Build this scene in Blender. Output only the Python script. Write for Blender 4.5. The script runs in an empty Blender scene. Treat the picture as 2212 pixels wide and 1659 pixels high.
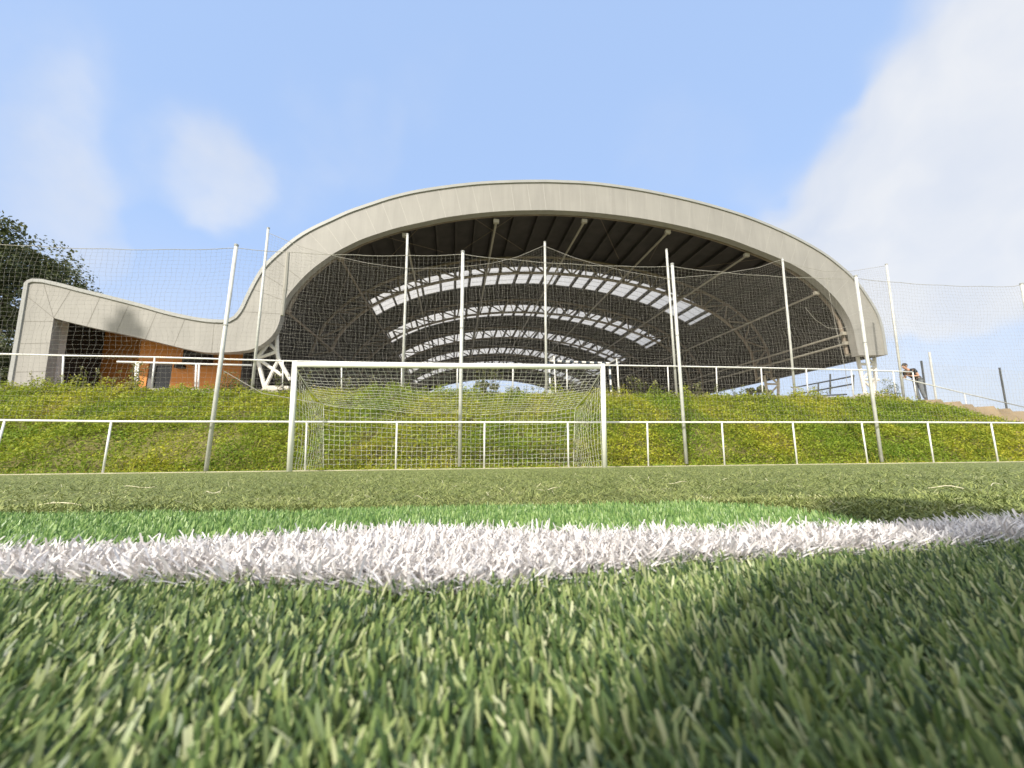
import bpy, bmesh, math, random
import numpy as np
from mathutils import Matrix, Vector
from mathutils.geometry import tessellate_polygon

R = math.radians
rng = np.random.default_rng(11)
random.seed(5)
SC = bpy.context.scene
COL = SC.collection

# ------------------------------------------------------------------ camera
FPX, HC, ROLL, CAM_H = 902.0, 1006.0, -0.012, 0.055
CU, CV, SRC = 1106.0, 829.5, 0.8848
roll = math.atan(ROLL)
pitch = math.atan((HC - CV) * math.cos(roll) / FPX)
hx, hy = math.cos(roll), -math.sin(roll)
sp, cp = math.sin(pitch), math.cos(pitch)
right = Vector((hx, hy * sp, -hy * cp))
up = Vector((hy, -hx * sp, hx * cp))
fwd = Vector((0, cp, sp))
cam_d = bpy.data.cameras.new('camera')
cam = bpy.data.objects.new('camera', cam_d)
COL.objects.link(cam)
cam.matrix_world = Matrix(((right.x, up.x, -fwd.x, 0), (right.y, up.y, -fwd.y, 0),
                           (right.z, up.z, -fwd.z, CAM_H), (0, 0, 0, 1)))
cam_d.sensor_width = 36
cam_d.lens = 36 * FPX / 2212
cam_d.clip_start = 0.005
cam_d.clip_end = 3000
cam_d.dof.use_dof = True
cam_d.dof.focus_distance = 0.9
cam_d.dof.aperture_fstop = 11.5
SC.camera = cam

# ------------------------------------------------------------------ light
SUN_AZ, SUN_EL = 24.0, 38.0          # the sun stands behind the camera, to its left
SUN_DIR = Vector((-math.sin(R(SUN_AZ)) * math.cos(R(SUN_EL)), -math.cos(R(SUN_AZ)) * math.cos(R(SUN_EL)), math.sin(R(SUN_EL))))
sun_d = bpy.data.lights.new('sun', 'SUN')
sun_d.energy = 3.8
sun_d.angle = R(1.3)
sun_d.color = (1.0, 0.945, 0.855)
sun = bpy.data.objects.new('sun', sun_d)
COL.objects.link(sun)
sun.rotation_euler = SUN_DIR.to_track_quat('Z', 'Y').to_euler()
SC.view_settings.view_transform = 'Standard'
SC.view_settings.look = 'None'
SC.view_settings.exposure = 0.45
SC.view_settings.gamma = 1
SC.cycles.max_bounces = 6
SC.cycles.transparent_max_bounces = 8


def ray(su, sv):
    x = (su * SRC - CU) / FPX
    y = -(sv * SRC - CV) / FPX
    X = x * hx + y * hy
    Y = -x * hy + y * hx
    return np.array([X, cp - Y * sp, sp + Y * cp])


def at(su, sv, a, b=0.0):
    """A photo point (2500 wide) on the vertical plane y = a + b x."""
    d = ray(su, sv)
    p = d * (a / (d[1] - b * d[0]))
    p[2] += CAM_H
    return p


W = bpy.data.worlds.new('World')
SC.world = W
W.use_nodes = True
nt = W.node_tree
nt.nodes.clear()
NL = nt.links.new


def wn(t, **k):
    n = nt.nodes.new(t)
    for a, v in k.items():
        setattr(n, a, v)
    return n


def wmath(op, a, b=None, clamp=False):
    n = wn('ShaderNodeMath', operation=op, use_clamp=clamp)
    for i, v in enumerate((a, b)):
        if v is None:
            continue
        if isinstance(v, (int, float)):
            n.inputs[i].default_value = v
        else:
            NL(v, n.inputs[i])
    return n.outputs[0]


sky = wn('ShaderNodeTexSky', sky_type='NISHITA', sun_disc=False)
sky.sun_elevation = R(SUN_EL)
sky.sun_rotation = math.atan2(SUN_DIR.x, SUN_DIR.y)
sky.altitude = 50
sky.air_density = 1.0
sky.dust_density = 1.2
sky.ozone_density = 1.5
tc = wn('ShaderNodeTexCoord')
SKYV = tc.outputs['Generated']
warp = wn('ShaderNodeTexNoise')
warp.inputs['Scale'].default_value = 2.7
warp.inputs['Detail'].default_value = 4
NL(SKYV, warp.inputs['Vector'])
wsub = wn('ShaderNodeVectorMath', operation='SUBTRACT')
NL(warp.outputs['Color'], wsub.inputs[0])
wsub.inputs[1].default_value = (0.5, 0.5, 0.5)
wsc = wn('ShaderNodeVectorMath', operation='SCALE')
NL(wsub.outputs[0], wsc.inputs[0])
wsc.inputs['Scale'].default_value = 0.42
wadd = wn('ShaderNodeVectorMath', operation='ADD')
NL(SKYV, wadd.inputs[0])
NL(wsc.outputs[0], wadd.inputs[1])
wnm = wn('ShaderNodeVectorMath', operation='NORMALIZE')
NL(wadd.outputs[0], wnm.inputs[0])
nz = wn('ShaderNodeTexNoise')
nz.inputs['Scale'].default_value = 3.6
nz.inputs['Detail'].default_value = 9
nz.inputs['Roughness'].default_value = 0.58
NL(SKYV, nz.inputs['Vector'])
nzo = nz.outputs['Fac']


def cloud(su, sv, r_out, r_in, amp):
    """Soft cloud bank round one direction of the sky; radii in degrees."""
    d = Vector(ray(su, sv)).normalized()
    dot = wn('ShaderNodeVectorMath', operation='DOT_PRODUCT')
    NL(wnm.outputs[0], dot.inputs[0])
    dot.inputs[1].default_value = d
    m = wn('ShaderNodeMapRange', interpolation_type='SMOOTHSTEP')
    NL(dot.outputs['Value'], m.inputs[0])
    m.inputs[1].default_value = math.cos(R(r_out))
    m.inputs[2].default_value = math.cos(R(r_in))
    return wmath('MULTIPLY', m.outputs[0], amp)


tot = None
for c in ((2640, 120, 21, 3, 1.15), (2480, 420, 17, 3, 0.85), (2150, 520, 15, 2, 0.62), (2350, 300, 12, 2, 0.4),
          (505, 455, 6.8, 0.3, 0.42), (20, 360, 12, 1, 0.42), (90, 520, 9, 1, 0.4),
          (840, 345, 7, 1, 0.34), (1010, 235, 7, 1, 0.22), (1640, 380, 8, 1, 0.26), (1880, 400, 7, 1, 0.3),
          (650, 520, 9, 2, 0.35), (2350, 640, 16, 4, 0.45), (2060, 470, 12, 1, 0.55), (1930, 560, 10, 1, 0.45), (2240, 200, 9, 1, 0.4)):
    m = cloud(*c)
    tot = m if tot is None else wmath('ADD', tot, m)
cov = wmath('ADD', tot, wmath('MULTIPLY', wmath('SUBTRACT', nzo, 0.5), 1.25))
shp = wn('ShaderNodeMapRange', interpolation_type='SMOOTHERSTEP')
NL(cov, shp.inputs[0])
shp.inputs[1].default_value = -0.12
shp.inputs[2].default_value = 1.35
fac = wmath('MULTIPLY', shp.outputs[0], wmath('MULTIPLY', tot, 2.0, True), True)
# thin veil of haze low over the land
sep = wn('ShaderNodeSeparateXYZ')
NL(SKYV, sep.inputs[0])
low = wn('ShaderNodeMapRange', interpolation_type='SMOOTHSTEP')
NL(sep.outputs['Z'], low.inputs[0])
low.inputs[1].default_value = 0.50
low.inputs[2].default_value = 0.0
low.inputs[3].default_value = 0.0
low.inputs[4].default_value = 0.85
fac = wmath('MAXIMUM', fac, low.outputs[0])
bgs = wn('ShaderNodeBackground')
bgs.inputs['Strength'].default_value = 0.15
NL(sky.outputs[0], bgs.inputs['Color'])
bgh = wn('ShaderNodeBackground')          # thin bright summer haze over the whole sky
bgh.inputs['Color'].default_value = (0.43, 0.60, 0.93, 1)
bgh.inputs['Strength'].default_value = 0.89
mh = wn('ShaderNodeMixShader')
mh.inputs[0].default_value = 0.72
NL(bgs.outputs[0], mh.inputs[1])
NL(bgh.outputs[0], mh.inputs[2])
bgc = wn('ShaderNodeBackground')
nz2 = wn('ShaderNodeTexNoise')
nz2.inputs['Scale'].default_value = 5.0
nz2.inputs['Detail'].default_value = 6
NL(wnm.outputs[0], nz2.inputs['Vector'])
crp = wn('ShaderNodeValToRGB')
crp.color_ramp.elements[0].position = 0.35
crp.color_ramp.elements[0].color = (0.80, 0.85, 0.95, 1)
crp.color_ramp.elements[1].position = 0.68
crp.color_ramp.elements[1].color = (1.0, 1.0, 1.0, 1)
NL(nz2.outputs['Fac'], crp.inputs[0])
NL(crp.outputs[0], bgc.inputs['Color'])
bgc.inputs['Strength'].default_value = 0.67
mx = wn('ShaderNodeMixShader')
NL(wmath('MULTIPLY', fac, 0.85), mx.inputs[0])
NL(mh.outputs[0], mx.inputs[1])
NL(bgc.outputs[0], mx.inputs[2])
# sky glow added round the sun, unseen behind the camera, to fill shade
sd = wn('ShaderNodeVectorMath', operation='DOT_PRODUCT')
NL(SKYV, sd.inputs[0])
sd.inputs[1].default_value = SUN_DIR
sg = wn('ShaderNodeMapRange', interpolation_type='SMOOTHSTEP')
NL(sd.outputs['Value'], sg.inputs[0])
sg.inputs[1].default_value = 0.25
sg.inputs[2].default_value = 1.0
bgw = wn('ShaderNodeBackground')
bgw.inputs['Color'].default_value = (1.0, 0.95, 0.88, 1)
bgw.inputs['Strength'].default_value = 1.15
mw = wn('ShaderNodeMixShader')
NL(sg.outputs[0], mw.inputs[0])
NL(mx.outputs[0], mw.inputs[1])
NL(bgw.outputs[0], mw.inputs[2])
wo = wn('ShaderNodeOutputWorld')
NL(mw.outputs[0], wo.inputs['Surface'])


# ------------------------------------------------------------------ materials
def mat(name, color, rough=0.6, metal=0.0, spec=0.5, var=0.0, vscale=4.0, bump=0.0, bscale=40.0, second=None,
        translucent=0.0, detail=5.0):
    m = bpy.data.materials.new(name)
    m.use_nodes = True
    t = m.node_tree
    p = t.nodes['Principled BSDF']
    out = t.nodes['Material Output']
    p.inputs['Base Color'].default_value = (*color, 1)
    p.inputs['Roughness'].default_value = rough
    p.inputs['Metallic'].default_value = metal
    p.inputs['Specular IOR Level'].default_value = spec
    tcn = t.nodes.new('ShaderNodeTexCoord')
    if var > 0 or second:
        n = t.nodes.new('ShaderNodeTexNoise')
        n.inputs['Scale'].default_value = vscale
        n.inputs['Detail'].default_value = detail
        t.links.new(tcn.outputs['Object'], n.inputs['Vector'])
        r = t.nodes.new('ShaderNodeValToRGB')
        r.color_ramp.elements[0].position = 0.32
        r.color_ramp.elements[1].position = 0.70
        a = color
        b = second or tuple(min(1, c * (1 + var)) for c in color)
        if not second:
            a = tuple(c * (1 - var) for c in color)
        r.color_ramp.elements[0].color = (*a, 1)
        r.color_ramp.elements[1].color = (*b, 1)
        t.links.new(n.outputs['Fac'], r.inputs[0])
        t.links.new(r.outputs[0], p.inputs['Base Color'])
    if bump > 0:
        n2 = t.nodes.new('ShaderNodeTexNoise')
        n2.inputs['Scale'].default_value = bscale
        n2.inputs['Detail'].default_value = 4
        t.links.new(tcn.outputs['Object'], n2.inputs['Vector'])
        bp = t.nodes.new('ShaderNodeBump')
        bp.inputs['Strength'].default_value = bump
        bp.inputs['Distance'].default_value = 0.02
        t.links.new(n2.outputs['Fac'], bp.inputs['Height'])
        t.links.new(bp.outputs[0], p.inputs['Normal'])
    if translucent > 0:
        tr = t.nodes.new('ShaderNodeBsdfTranslucent')
        tr.inputs['Color'].default_value = (*color, 1)
        mxs = t.nodes.new('ShaderNodeMixShader')
        mxs.inputs[0].default_value = translucent
        t.links.new(p.outputs[0], mxs.inputs[1])
        t.links.new(tr.outputs[0], mxs.inputs[2])
        t.links.new(mxs.outputs[0], out.inputs['Surface'])
    return m


def mat_ramp(name, stops, rough=0.5, spec=0.4, translucent=0.25, patch=None):
    """Colour drawn from a per-blade random number stored on the mesh; patch mixes in a large-scale second ramp."""
    m = bpy.data.materials.new(name)
    m.use_nodes = True
    t = m.node_tree
    p = t.nodes['Principled BSDF']
    out = t.nodes['Material Output']
    at_ = t.nodes.new('ShaderNodeAttribute')
    at_.attribute_name = 'rnd'
    r = t.nodes.new('ShaderNodeValToRGB')
    el = r.color_ramp.elements
    while len(el) < len(stops):
        el.new(0.5)
    for e, (pos, c) in zip(el, stops):
        e.position = pos
        e.color = (*c, 1)
    t.links.new(at_.outputs['Fac'], r.inputs[0])
    colr = r.outputs[0]
    if patch:
        tcn = t.nodes.new('ShaderNodeTexCoord')
        n = t.nodes.new('ShaderNodeTexNoise')
        n.inputs['Scale'].default_value = patch[0]
        n.inputs['Detail'].default_value = 3
        t.links.new(tcn.outputs['Object'], n.inputs['Vector'])
        mr = t.nodes.new('ShaderNodeMapRange')
        mr.inputs[1].default_value = 0.4
        mr.inputs[2].default_value = 0.65
        mr.inputs[4].default_value = patch[2]
        t.links.new(n.outputs['Fac'], mr.inputs[0])
        mm = t.nodes.new('ShaderNodeMix')
        mm.data_type = 'RGBA'
        mm.inputs[7].default_value = (*patch[1], 1)
        t.links.new(mr.outputs[0], mm.inputs[0])
        t.links.new(colr, mm.inputs[6])
        colr = mm.outputs[2]
    t.links.new(colr, p.inputs['Base Color'])
    p.inputs['Roughness'].default_value = rough
    p.inputs['Specular IOR Level'].default_value = spec
    tr = t.nodes.new('ShaderNodeBsdfTranslucent')
    t.links.new(colr, tr.inputs['Color'])
    mxs = t.nodes.new('ShaderNodeMixShader')
    mxs.inputs[0].default_value = translucent
    t.links.new(p.outputs[0], mxs.inputs[1])
    t.links.new(tr.outputs[0], mxs.inputs[2])
    t.links.new(mxs.outputs[0], out.inputs['Surface'])
    return m


M = {}
M['fascia'] = mat('fascia_panel', (0.305, 0.290, 0.260), 0.55, var=0.06, vscale=0.9, bump=0.06, bscale=9)
M['coping'] = mat('coping_metal', (0.33, 0.33, 0.31), 0.42, spec=0.5, var=0.07, vscale=2)
M['joint'] = mat('joint_seal', (0.42, 0.40, 0.36), 0.6)
M['joint_dark'] = mat('joint_shadow_gap', (0.20, 0.185, 0.16), 0.8)
M['roof'] = mat('roof_sheet', (0.35, 0.35, 0.34), 0.45, metal=0.3, var=0.1)
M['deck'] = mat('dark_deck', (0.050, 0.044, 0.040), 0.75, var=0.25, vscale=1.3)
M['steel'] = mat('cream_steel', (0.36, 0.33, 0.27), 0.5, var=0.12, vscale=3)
M['steel_dim'] = mat('shaded_truss_steel', (0.21, 0.165, 0.12), 0.6, var=0.2, vscale=3)  # cream steel darkened to carry the shade under the roof
M['leg_sunlit'] = mat('sunlit_leg_steel', (0.66, 0.58, 0.44), 0.55, var=0.1)  # lighter copy of the steel, carries the sunlight on the right-hand legs
M['pillar'] = mat('pale_pillar', (0.62, 0.60, 0.57), 0.6, var=0.06)
M['white_col'] = mat('white_column_paint', (0.80, 0.77, 0.70), 0.5, var=0.05)
M['skylight'] = mat('skylight_sheet', (0.54, 0.53, 0.51), 0.5, var=0.05, vscale=1.5, translucent=0.72)
M['orange'] = mat('orange_wall', (0.66, 0.25, 0.05), 0.6, var=0.10, vscale=1.2)
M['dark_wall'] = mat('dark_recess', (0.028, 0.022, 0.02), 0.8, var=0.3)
M['slat'] = mat('grille_slat', (0.11, 0.10, 0.10), 0.6)
M['door'] = mat('door_glass', (0.012, 0.013, 0.015), 0.15, spec=0.6)
M['door_frame'] = mat('door_frame', (0.16, 0.15, 0.15), 0.5)
M['galv'] = mat('galvanised_tube', (0.56, 0.56, 0.52), 0.45, metal=0.0, var=0.12, vscale=6)
M['white_tube'] = mat('white_rail_paint', (0.78, 0.77, 0.74), 0.4, var=0.06, vscale=7)
M['goal'] = mat('goal_paint', (0.86, 0.85, 0.80), 0.38, var=0.05, vscale=5, bump=0.03)
M['goal_net'] = mat('goal_net_twine', (0.80, 0.79, 0.70), 0.8)
M['ball_net'] = mat('ball_net_twine', (0.36, 0.34, 0.30), 0.85)
M['concrete'] = mat('concrete', (0.36, 0.33, 0.28), 0.85, var=0.18, vscale=2.5, bump=0.3, bscale=30)
M['kerb'] = mat('kerb_stone', (0.50, 0.46, 0.33), 0.85, var=0.2, vscale=4, bump=0.3)
M['soil'] = mat('soil', (0.16, 0.12, 0.07), 0.95, var=0.3, vscale=2.0, bump=0.8, bscale=14)
M['earth'] = mat('dry_earth', (0.25, 0.19, 0.12), 0.95, var=0.22, vscale=1.6, bump=0.8, bscale=12)
M['bark'] = mat('bark', (0.09, 0.07, 0.05), 0.9, var=0.3, bump=0.6)
M['dark_post'] = mat('dark_post_paint', (0.06, 0.065, 0.065), 0.5)
M['footing'] = mat('footing_concrete', (0.62, 0.57, 0.48), 0.85, var=0.12, vscale=5, bump=0.25)
M['skin'] = mat('skin', (0.52, 0.30, 0.20), 0.5)
M['hair'] = mat('dark_hair', (0.03, 0.024, 0.02), 0.6)
M['shirt'] = mat('black_shirt', (0.018, 0.018, 0.02), 0.85)
M['jeans'] = mat('grey_jeans', (0.16, 0.175, 0.19), 0.85, var=0.15, vscale=15)
M['shoe'] = mat('dark_shoe', (0.05, 0.05, 0.05), 0.6)
M['bag'] = mat('dark_bag', (0.05, 0.045, 0.05), 0.7)
M['straw'] = mat('dry_straw', (0.72, 0.66, 0.46), 0.7, var=0.1, vscale=60)
M['black_stripe'] = mat('dark_stripe_paint', (0.03, 0.05, 0.07), 0.4)
M['lamp_box'] = mat('lamp_housing', (0.1, 0.1, 0.1), 0.5)


# rain streaks down the fascia
_t = M['fascia'].node_tree
_p = _t.nodes['Principled BSDF']
_tc = _t.nodes.new('ShaderNodeTexCoord')
_mp = _t.nodes.new('ShaderNodeMapping')
_mp.inputs['Scale'].default_value = (2.6, 2.6, 0.22)
_n = _t.nodes.new('ShaderNodeTexNoise')
_n.inputs['Scale'].default_value = 1.6
_n.inputs['Detail'].default_value = 8
_n.inputs['Roughness'].default_value = 0.65
_r = _t.nodes.new('ShaderNodeMapRange')
_r.inputs[1].default_value = 0.3
_r.inputs[2].default_value = 0.7
_r.inputs[3].default_value = 0.89
_r.inputs[4].default_value = 1.08
_m = _t.nodes.new('ShaderNodeMix')
_m.data_type = 'RGBA'
_m.blend_type = 'MULTIPLY'
_m.inputs[0].default_value = 1.0
_src = _p.inputs['Base Color'].links[0].from_socket
_t.links.new(_tc.outputs['Object'], _mp.inputs['Vector'])
_t.links.new(_mp.outputs[0], _n.inputs['Vector'])
_t.links.new(_n.outputs['Fac'], _r.inputs[0])
_t.links.new(_src, _m.inputs[6])
_t.links.new(_r.outputs[0], _m.inputs[7])
_t.links.new(_m.outputs[2], _p.inputs['Base Color'])


# ------------------------------------------------------------------ mesh helpers
def tag(o, label=None, cat=None, group=None, kind=None):
    for k, v in (('label', label), ('category', cat), ('group', group), ('kind', kind)):
        if v:
            o[k] = v
    return o


def link(name, me, parent=None, loc=None):
    o = bpy.data.objects.new(name, me)
    COL.objects.link(o)
    if parent is not None:
        o.parent = parent
        # parts are modelled in world space; the parent's offset is taken out again
        o.matrix_parent_inverse = Matrix.Translation(parent.location).inverted()
    if loc is not None:
        o.location = loc
    return o


def empty(name, loc=(0, 0, 0)):
    return link(name, None, None, loc)


class MB:
    """Collects boxes, tubes and loose faces, and links them as one mesh object."""

    def __init__(self):
        self.v, self.f, self.mi = [], [], []

    def add(self, vs, fs, m=0):
        b = len(self.v)
        self.v.extend([tuple(map(float, p)) for p in vs])
        self.f.extend([tuple(b + i for i in f) for f in fs])
        self.mi.extend([m] * len(fs))

    def box8(self, c, m=0):
        """c: eight corners, bottom ring then top ring."""
        self.add(c, [(3, 2, 1, 0), (4, 5, 6, 7), (0, 1, 5, 4), (1, 2, 6, 5), (2, 3, 7, 6), (3, 0, 4, 7)], m)

    def box(self, lo, hi, m=0):
        x0, y0, z0 = lo
        x1, y1, z1 = hi
        self.box8([(x0, y0, z0), (x1, y0, z0), (x1, y1, z0), (x0, y1, z0),
                   (x0, y0, z1), (x1, y0, z1), (x1, y1, z1), (x0, y1, z1)], m)

    def tube(self, pts, r, n=8, m=0, cap=True):
        P = [Vector(p) for p in pts]
        rr = r if hasattr(r, '__len__') else [r] * len(P)
        rings = []
        u = None
        for i, p in enumerate(P):
            a = P[max(i - 1, 0)]
            b = P[min(i + 1, len(P) - 1)]
            t = (b - a)
            if t.length < 1e-9:
                t = Vector((0, 0, 1))
            t.normalize()
            if u is None:
                u = t.orthogonal().normalized()
            else:
                u = (u - t * u.dot(t))
                u = u.normalized() if u.length > 1e-6 else t.orthogonal().normalized()
            w = t.cross(u)
            rings.append([p + (u * math.cos(2 * math.pi * k / n) + w * math.sin(2 * math.pi * k / n)) * rr[i] for k in range(n)])
        vs = [q for ring in rings for q in ring]
        fs = []
        for i in range(len(P) - 1):
            for k in range(n):
                k2 = (k + 1) % n
                fs.append((i * n + k, i * n + k2, (i + 1) * n + k2, (i + 1) * n + k))
        if cap:
            fs.append(tuple(reversed(range(n))))
            fs.append(tuple(range((len(P) - 1) * n, len(P) * n)))
        self.add(vs, fs, m)

    def build(self, name, mats, parent=None, smooth=False):
        me = bpy.data.meshes.new(name)
        me.from_pydata(self.v, [], self.f)
        for m in (mats if isinstance(mats, (list, tuple)) else [mats]):
            me.materials.append(m)
        me.polygons.foreach_set('material_index', self.mi)
        if smooth:
            me.polygons.foreach_set('use_smooth', [True] * len(self.f))
        me.update()
        return link(name, me, parent)


def np_mesh(name, verts, faces, material, parent=None, rnd=None, smooth=False):
    """verts (N,3), faces (F,k) with k = 3 or 4; fast path for big meshes."""
    me = bpy.data.meshes.new(name)
    F, k = faces.shape
    me.vertices.add(len(verts))
    me.vertices.foreach_set('co', np.ascontiguousarray(verts, dtype=np.float32).ravel())
    me.loops.add(F * k)
    me.loops.foreach_set('vertex_index', np.ascontiguousarray(faces, dtype=np.int32).ravel())
    me.polygons.add(F)
    me.polygons.foreach_set('loop_start', np.arange(0, F * k, k, dtype=np.int32))
    me.polygons.foreach_set('loop_total', np.full(F, k, dtype=np.int32))
    me.update(calc_edges=True)
    if smooth:
        me.polygons.foreach_set('use_smooth', np.ones(F, dtype=bool))
    if rnd is not None:
        a = me.attributes.new('rnd', 'FLOAT', 'FACE')
        a.data.foreach_set('value', np.ascontiguousarray(rnd, dtype=np.float32))
    for m in (material if isinstance(material, (list, tuple)) else [material]):
        me.materials.append(m)
    return link(name, me, parent)


def vnoise(x, y, seed=0):
    """Lattice value noise in 0..1."""
    xi = np.floor(x).astype(np.int64)
    yi = np.floor(y).astype(np.int64)
    fx, fy = x - xi, y - yi
    fx = fx * fx * (3 - 2 * fx)
    fy = fy * fy * (3 - 2 * fy)

    def h(a, b):
        n = (a * 374761393 + b * 668265263 + seed * 974634) & 0x7fffffff
        n = (n ^ (n >> 13)) * 1274126177 & 0x7fffffff
        return ((n ^ (n >> 16)) & 0xffff) / 65535.0
    return (h(xi, yi) * (1 - fx) + h(xi + 1, yi) * fx) * (1 - fy) + (h(xi, yi + 1) * (1 - fx) + h(xi + 1, yi + 1) * fx) * fy


def fbm(x, y, seed=0, o=4):
    s, a, t = 0, 0.5, 0
    for k in range(o):
        s = s + a * vnoise(x * 2 ** k, y * 2 ** k, seed + k)
        t += a
        a *= 0.5
    return s / t


def threads(P, r, ax1, ax2):
    """P (L,M,3): L polylines; three-sided prisms round them. Returns verts, faces."""
    L, Mn, _ = P.shape
    offs = np.array([np.cos(a) * np.array(ax1) + np.sin(a) * np.array(ax2) for a in (0.5, 2.594, 4.689)]) * r
    V = (P[:, :, None, :] + offs[None, None]).reshape(-1, 3)
    idx = np.arange(L * Mn * 3).reshape(L, Mn, 3)
    f = []
    for k in range(3):
        k2 = (k + 1) % 3
        f.append(np.stack([idx[:, :-1, k], idx[:, :-1, k2], idx[:, 1:, k2], idx[:, 1:, k]], -1).reshape(-1, 4))
    return V, np.concatenate(f)


def join_np(parts):
    vs, fs, b = [], [], 0
    for v, f in parts:
        vs.append(v)
        fs.append(f + b)
        b += len(v)
    return np.concatenate(vs), np.concatenate(fs)


# ------------------------------------------------------------------ lines of the site
RA, RB = 9.28, 0.149        # lower handrail
EA, EB = 14.0, 0.14         # edge of the terrace
EDGE_Z = 2.48


def yr(x):
    return RA + RB * x


def ye(x):
    return EA + EB * x


def crest(x):
    return EDGE_Z - 0.155 * np.maximum(0, np.asarray(x, dtype=float) - 15.3)


# ------------------------------------------------------------------ ground
def turf_z(x, y):
    r = np.hypot(x, y)
    s = np.clip((r - 0.50) / 0.25, 0, 1)
    return -0.020 + 0.015 * s * s * (3 - 2 * s)


m_turf = mat('turf_base', (0.17, 0.205, 0.058), 0.85, second=(0.28, 0.31, 0.095), vscale=9, bump=1.0, bscale=160, detail=8)
tn = m_turf.node_tree
lx = np.unique(np.concatenate([np.linspace(-40, -3, 22), np.linspace(-3, -1, 12), np.linspace(-1, 1, 60), np.linspace(1, 3, 12), np.linspace(3, 40, 22)]))
ly = np.unique(np.concatenate([np.linspace(-30, -1, 12), np.linspace(-1, 1, 60), np.linspace(1, 3, 12)]))
far_n = 10
gx = np.repeat(lx[:, None], len(ly) + far_n, 1)
gy = np.concatenate([np.repeat(ly[None], len(lx), 0),
                     3 + (yr(lx)[:, None] - 0.02 - 3) * np.linspace(0.1, 1, far_n)[None]], 1)
gz = turf_z(gx, gy)
V = np.stack([gx, gy, gz], -1).reshape(-1, 3)
I = np.arange(len(lx) * (len(ly) + far_n)).reshape(len(lx), -1)
Fq = np.stack([I[:-1, :-1], I[1:, :-1], I[1:, 1:], I[:-1, 1:]], -1).reshape(-1, 4)
tag(np_mesh('pitch', V, Fq, m_turf, smooth=True), kind='structure')

g = MB()
g.add([(-900, -900, -0.3), (900, -900, -0.3), (900, 900, -0.3), (-900, 900, -0.3)], [(0, 1, 2, 3)])
tag(g.build('ground', M['soil']), kind='structure')

g = MB()
for i in range(-18, 16):
    x0, x1 = i * 1.0 + 0.006, i * 1.0 + 0.994
    g.box8([(x0, yr(x0) - 0.07, -0.1), (x1, yr(x1) - 0.07, -0.1), (x1, yr(x1) + 0.05, -0.1), (x0, yr(x0) + 0.05, -0.1),
            (x0, yr(x0) - 0.07, 0.012), (x1, yr(x1) - 0.07, 0.012), (x1, yr(x1) + 0.05, 0.012), (x0, yr(x0) + 0.05, 0.012)])
tag(g.build('kerb', M['kerb']), kind='structure')


FLAT = 0.15                 # share of the bank that is a level strip at its foot


def bank_z(x, w):
    """Height of the grass bank; w = 0 at the kerb, 1 at the terrace edge."""
    w = np.clip((np.clip(w, 0, 1) - FLAT) / (1 - FLAT), 0, 1)
    base = -0.01 + (crest(x) - 0.13) * (0.72 * w + 0.28 * np.sin(w * np.pi / 2))
    return base + (fbm(x * 0.9, w * 4, 3) - 0.5) * 0.25 * np.sin(np.clip(w, 0, 1) * np.pi)


def bank_y(x, w):
    return (yr(x) + 0.051) * (1 - w) + (ye(x) - 0.12) * w


xs = np.linspace(-34, 44, 240)
ws = np.linspace(0, 1, 28)
X, Wm = np.meshgrid(xs, ws, indexing='ij')
Y, Z = bank_y(X, Wm), bank_z(X, Wm)
V = np.stack([X, Y, Z], -1).reshape(-1, 3)
I = np.arange(V.shape[0]).reshape(X.shape)
Fq = np.stack([I[:-1, :-1], I[1:, :-1], I[1:, 1:], I[:-1, 1:]], -1).reshape(-1, 4)
M['bank'] = mat('weedy_soil', (0.15, 0.125, 0.045), 0.95, second=(0.17, 0.17, 0.045), vscale=2.5, bump=0.9, bscale=25)
tag(np_mesh('embankment', V, Fq, M['bank'], smooth=True), kind='structure')

# terrace behind the bank: a concrete slab with a kerb edge, falling away on the right
g = MB()
tx = list(np.arange(-34, 15.4, 1.9)) + [15.4]
for x0, x1 in zip(tx[:-1], tx[1:]):
    a, b = x0 + 0.004, x1 - 0.004
    for (d0, d1, zt) in ((-0.13, 0.10, EDGE_Z),):
        g.box8([(a, ye(a) + d0, 1.9), (b, ye(b) + d0, 1.9), (b, ye(b) + d1, 1.9), (a, ye(a) + d1, 1.9),
                (a, ye(a) + d0, zt), (b, ye(b) + d0, zt), (b, ye(b) + d1, zt), (a, ye(a) + d1, zt)])
tag(g.build('terrace_kerb', M['concrete']), kind='structure')
g = MB()
x0, x1 = -60, 40
g.box8([(x0, ye(x0) + 0.1, 1.0), (15.4, ye(15.4) + 0.1, 1.0), (12, 75, 1.0), (-70, 70, 1.0),
        (x0, ye(x0) + 0.1, EDGE_Z - 0.04), (15.4, ye(15.4) + 0.1, EDGE_Z - 0.04), (12, 75, EDGE_Z - 0.04), (-70, 70, EDGE_Z - 0.04)])
tag(g.build('terrace', M['concrete']), kind='structure')
# slope that drops behind the crest on the right
xs = np.linspace(15.0, 44, 60)
V, Fq = [], []
for i, x in enumerate(xs):
    for j, (dy, dz) in enumerate(((-0.14, 0.0), (0.5, 0.02), (1.4, -0.02), (6, -1.5), (20, -2.8))):
        V.append((x, ye(x) + dy, max(-0.28, float(crest(x)) - 0.13 + dz + 0.05 * math.sin(x * 3.1 + dy))))
I = np.arange(len(V)).reshape(len(xs), 5)
Fq = np.stack([I[:-1, :-1], I[1:, :-1], I[1:, 1:], I[:-1, 1:]], -1).reshape(-1, 4)
tag(np_mesh('hill', np.array(V), Fq, M['earth'], smooth=True), kind='structure')
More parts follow.
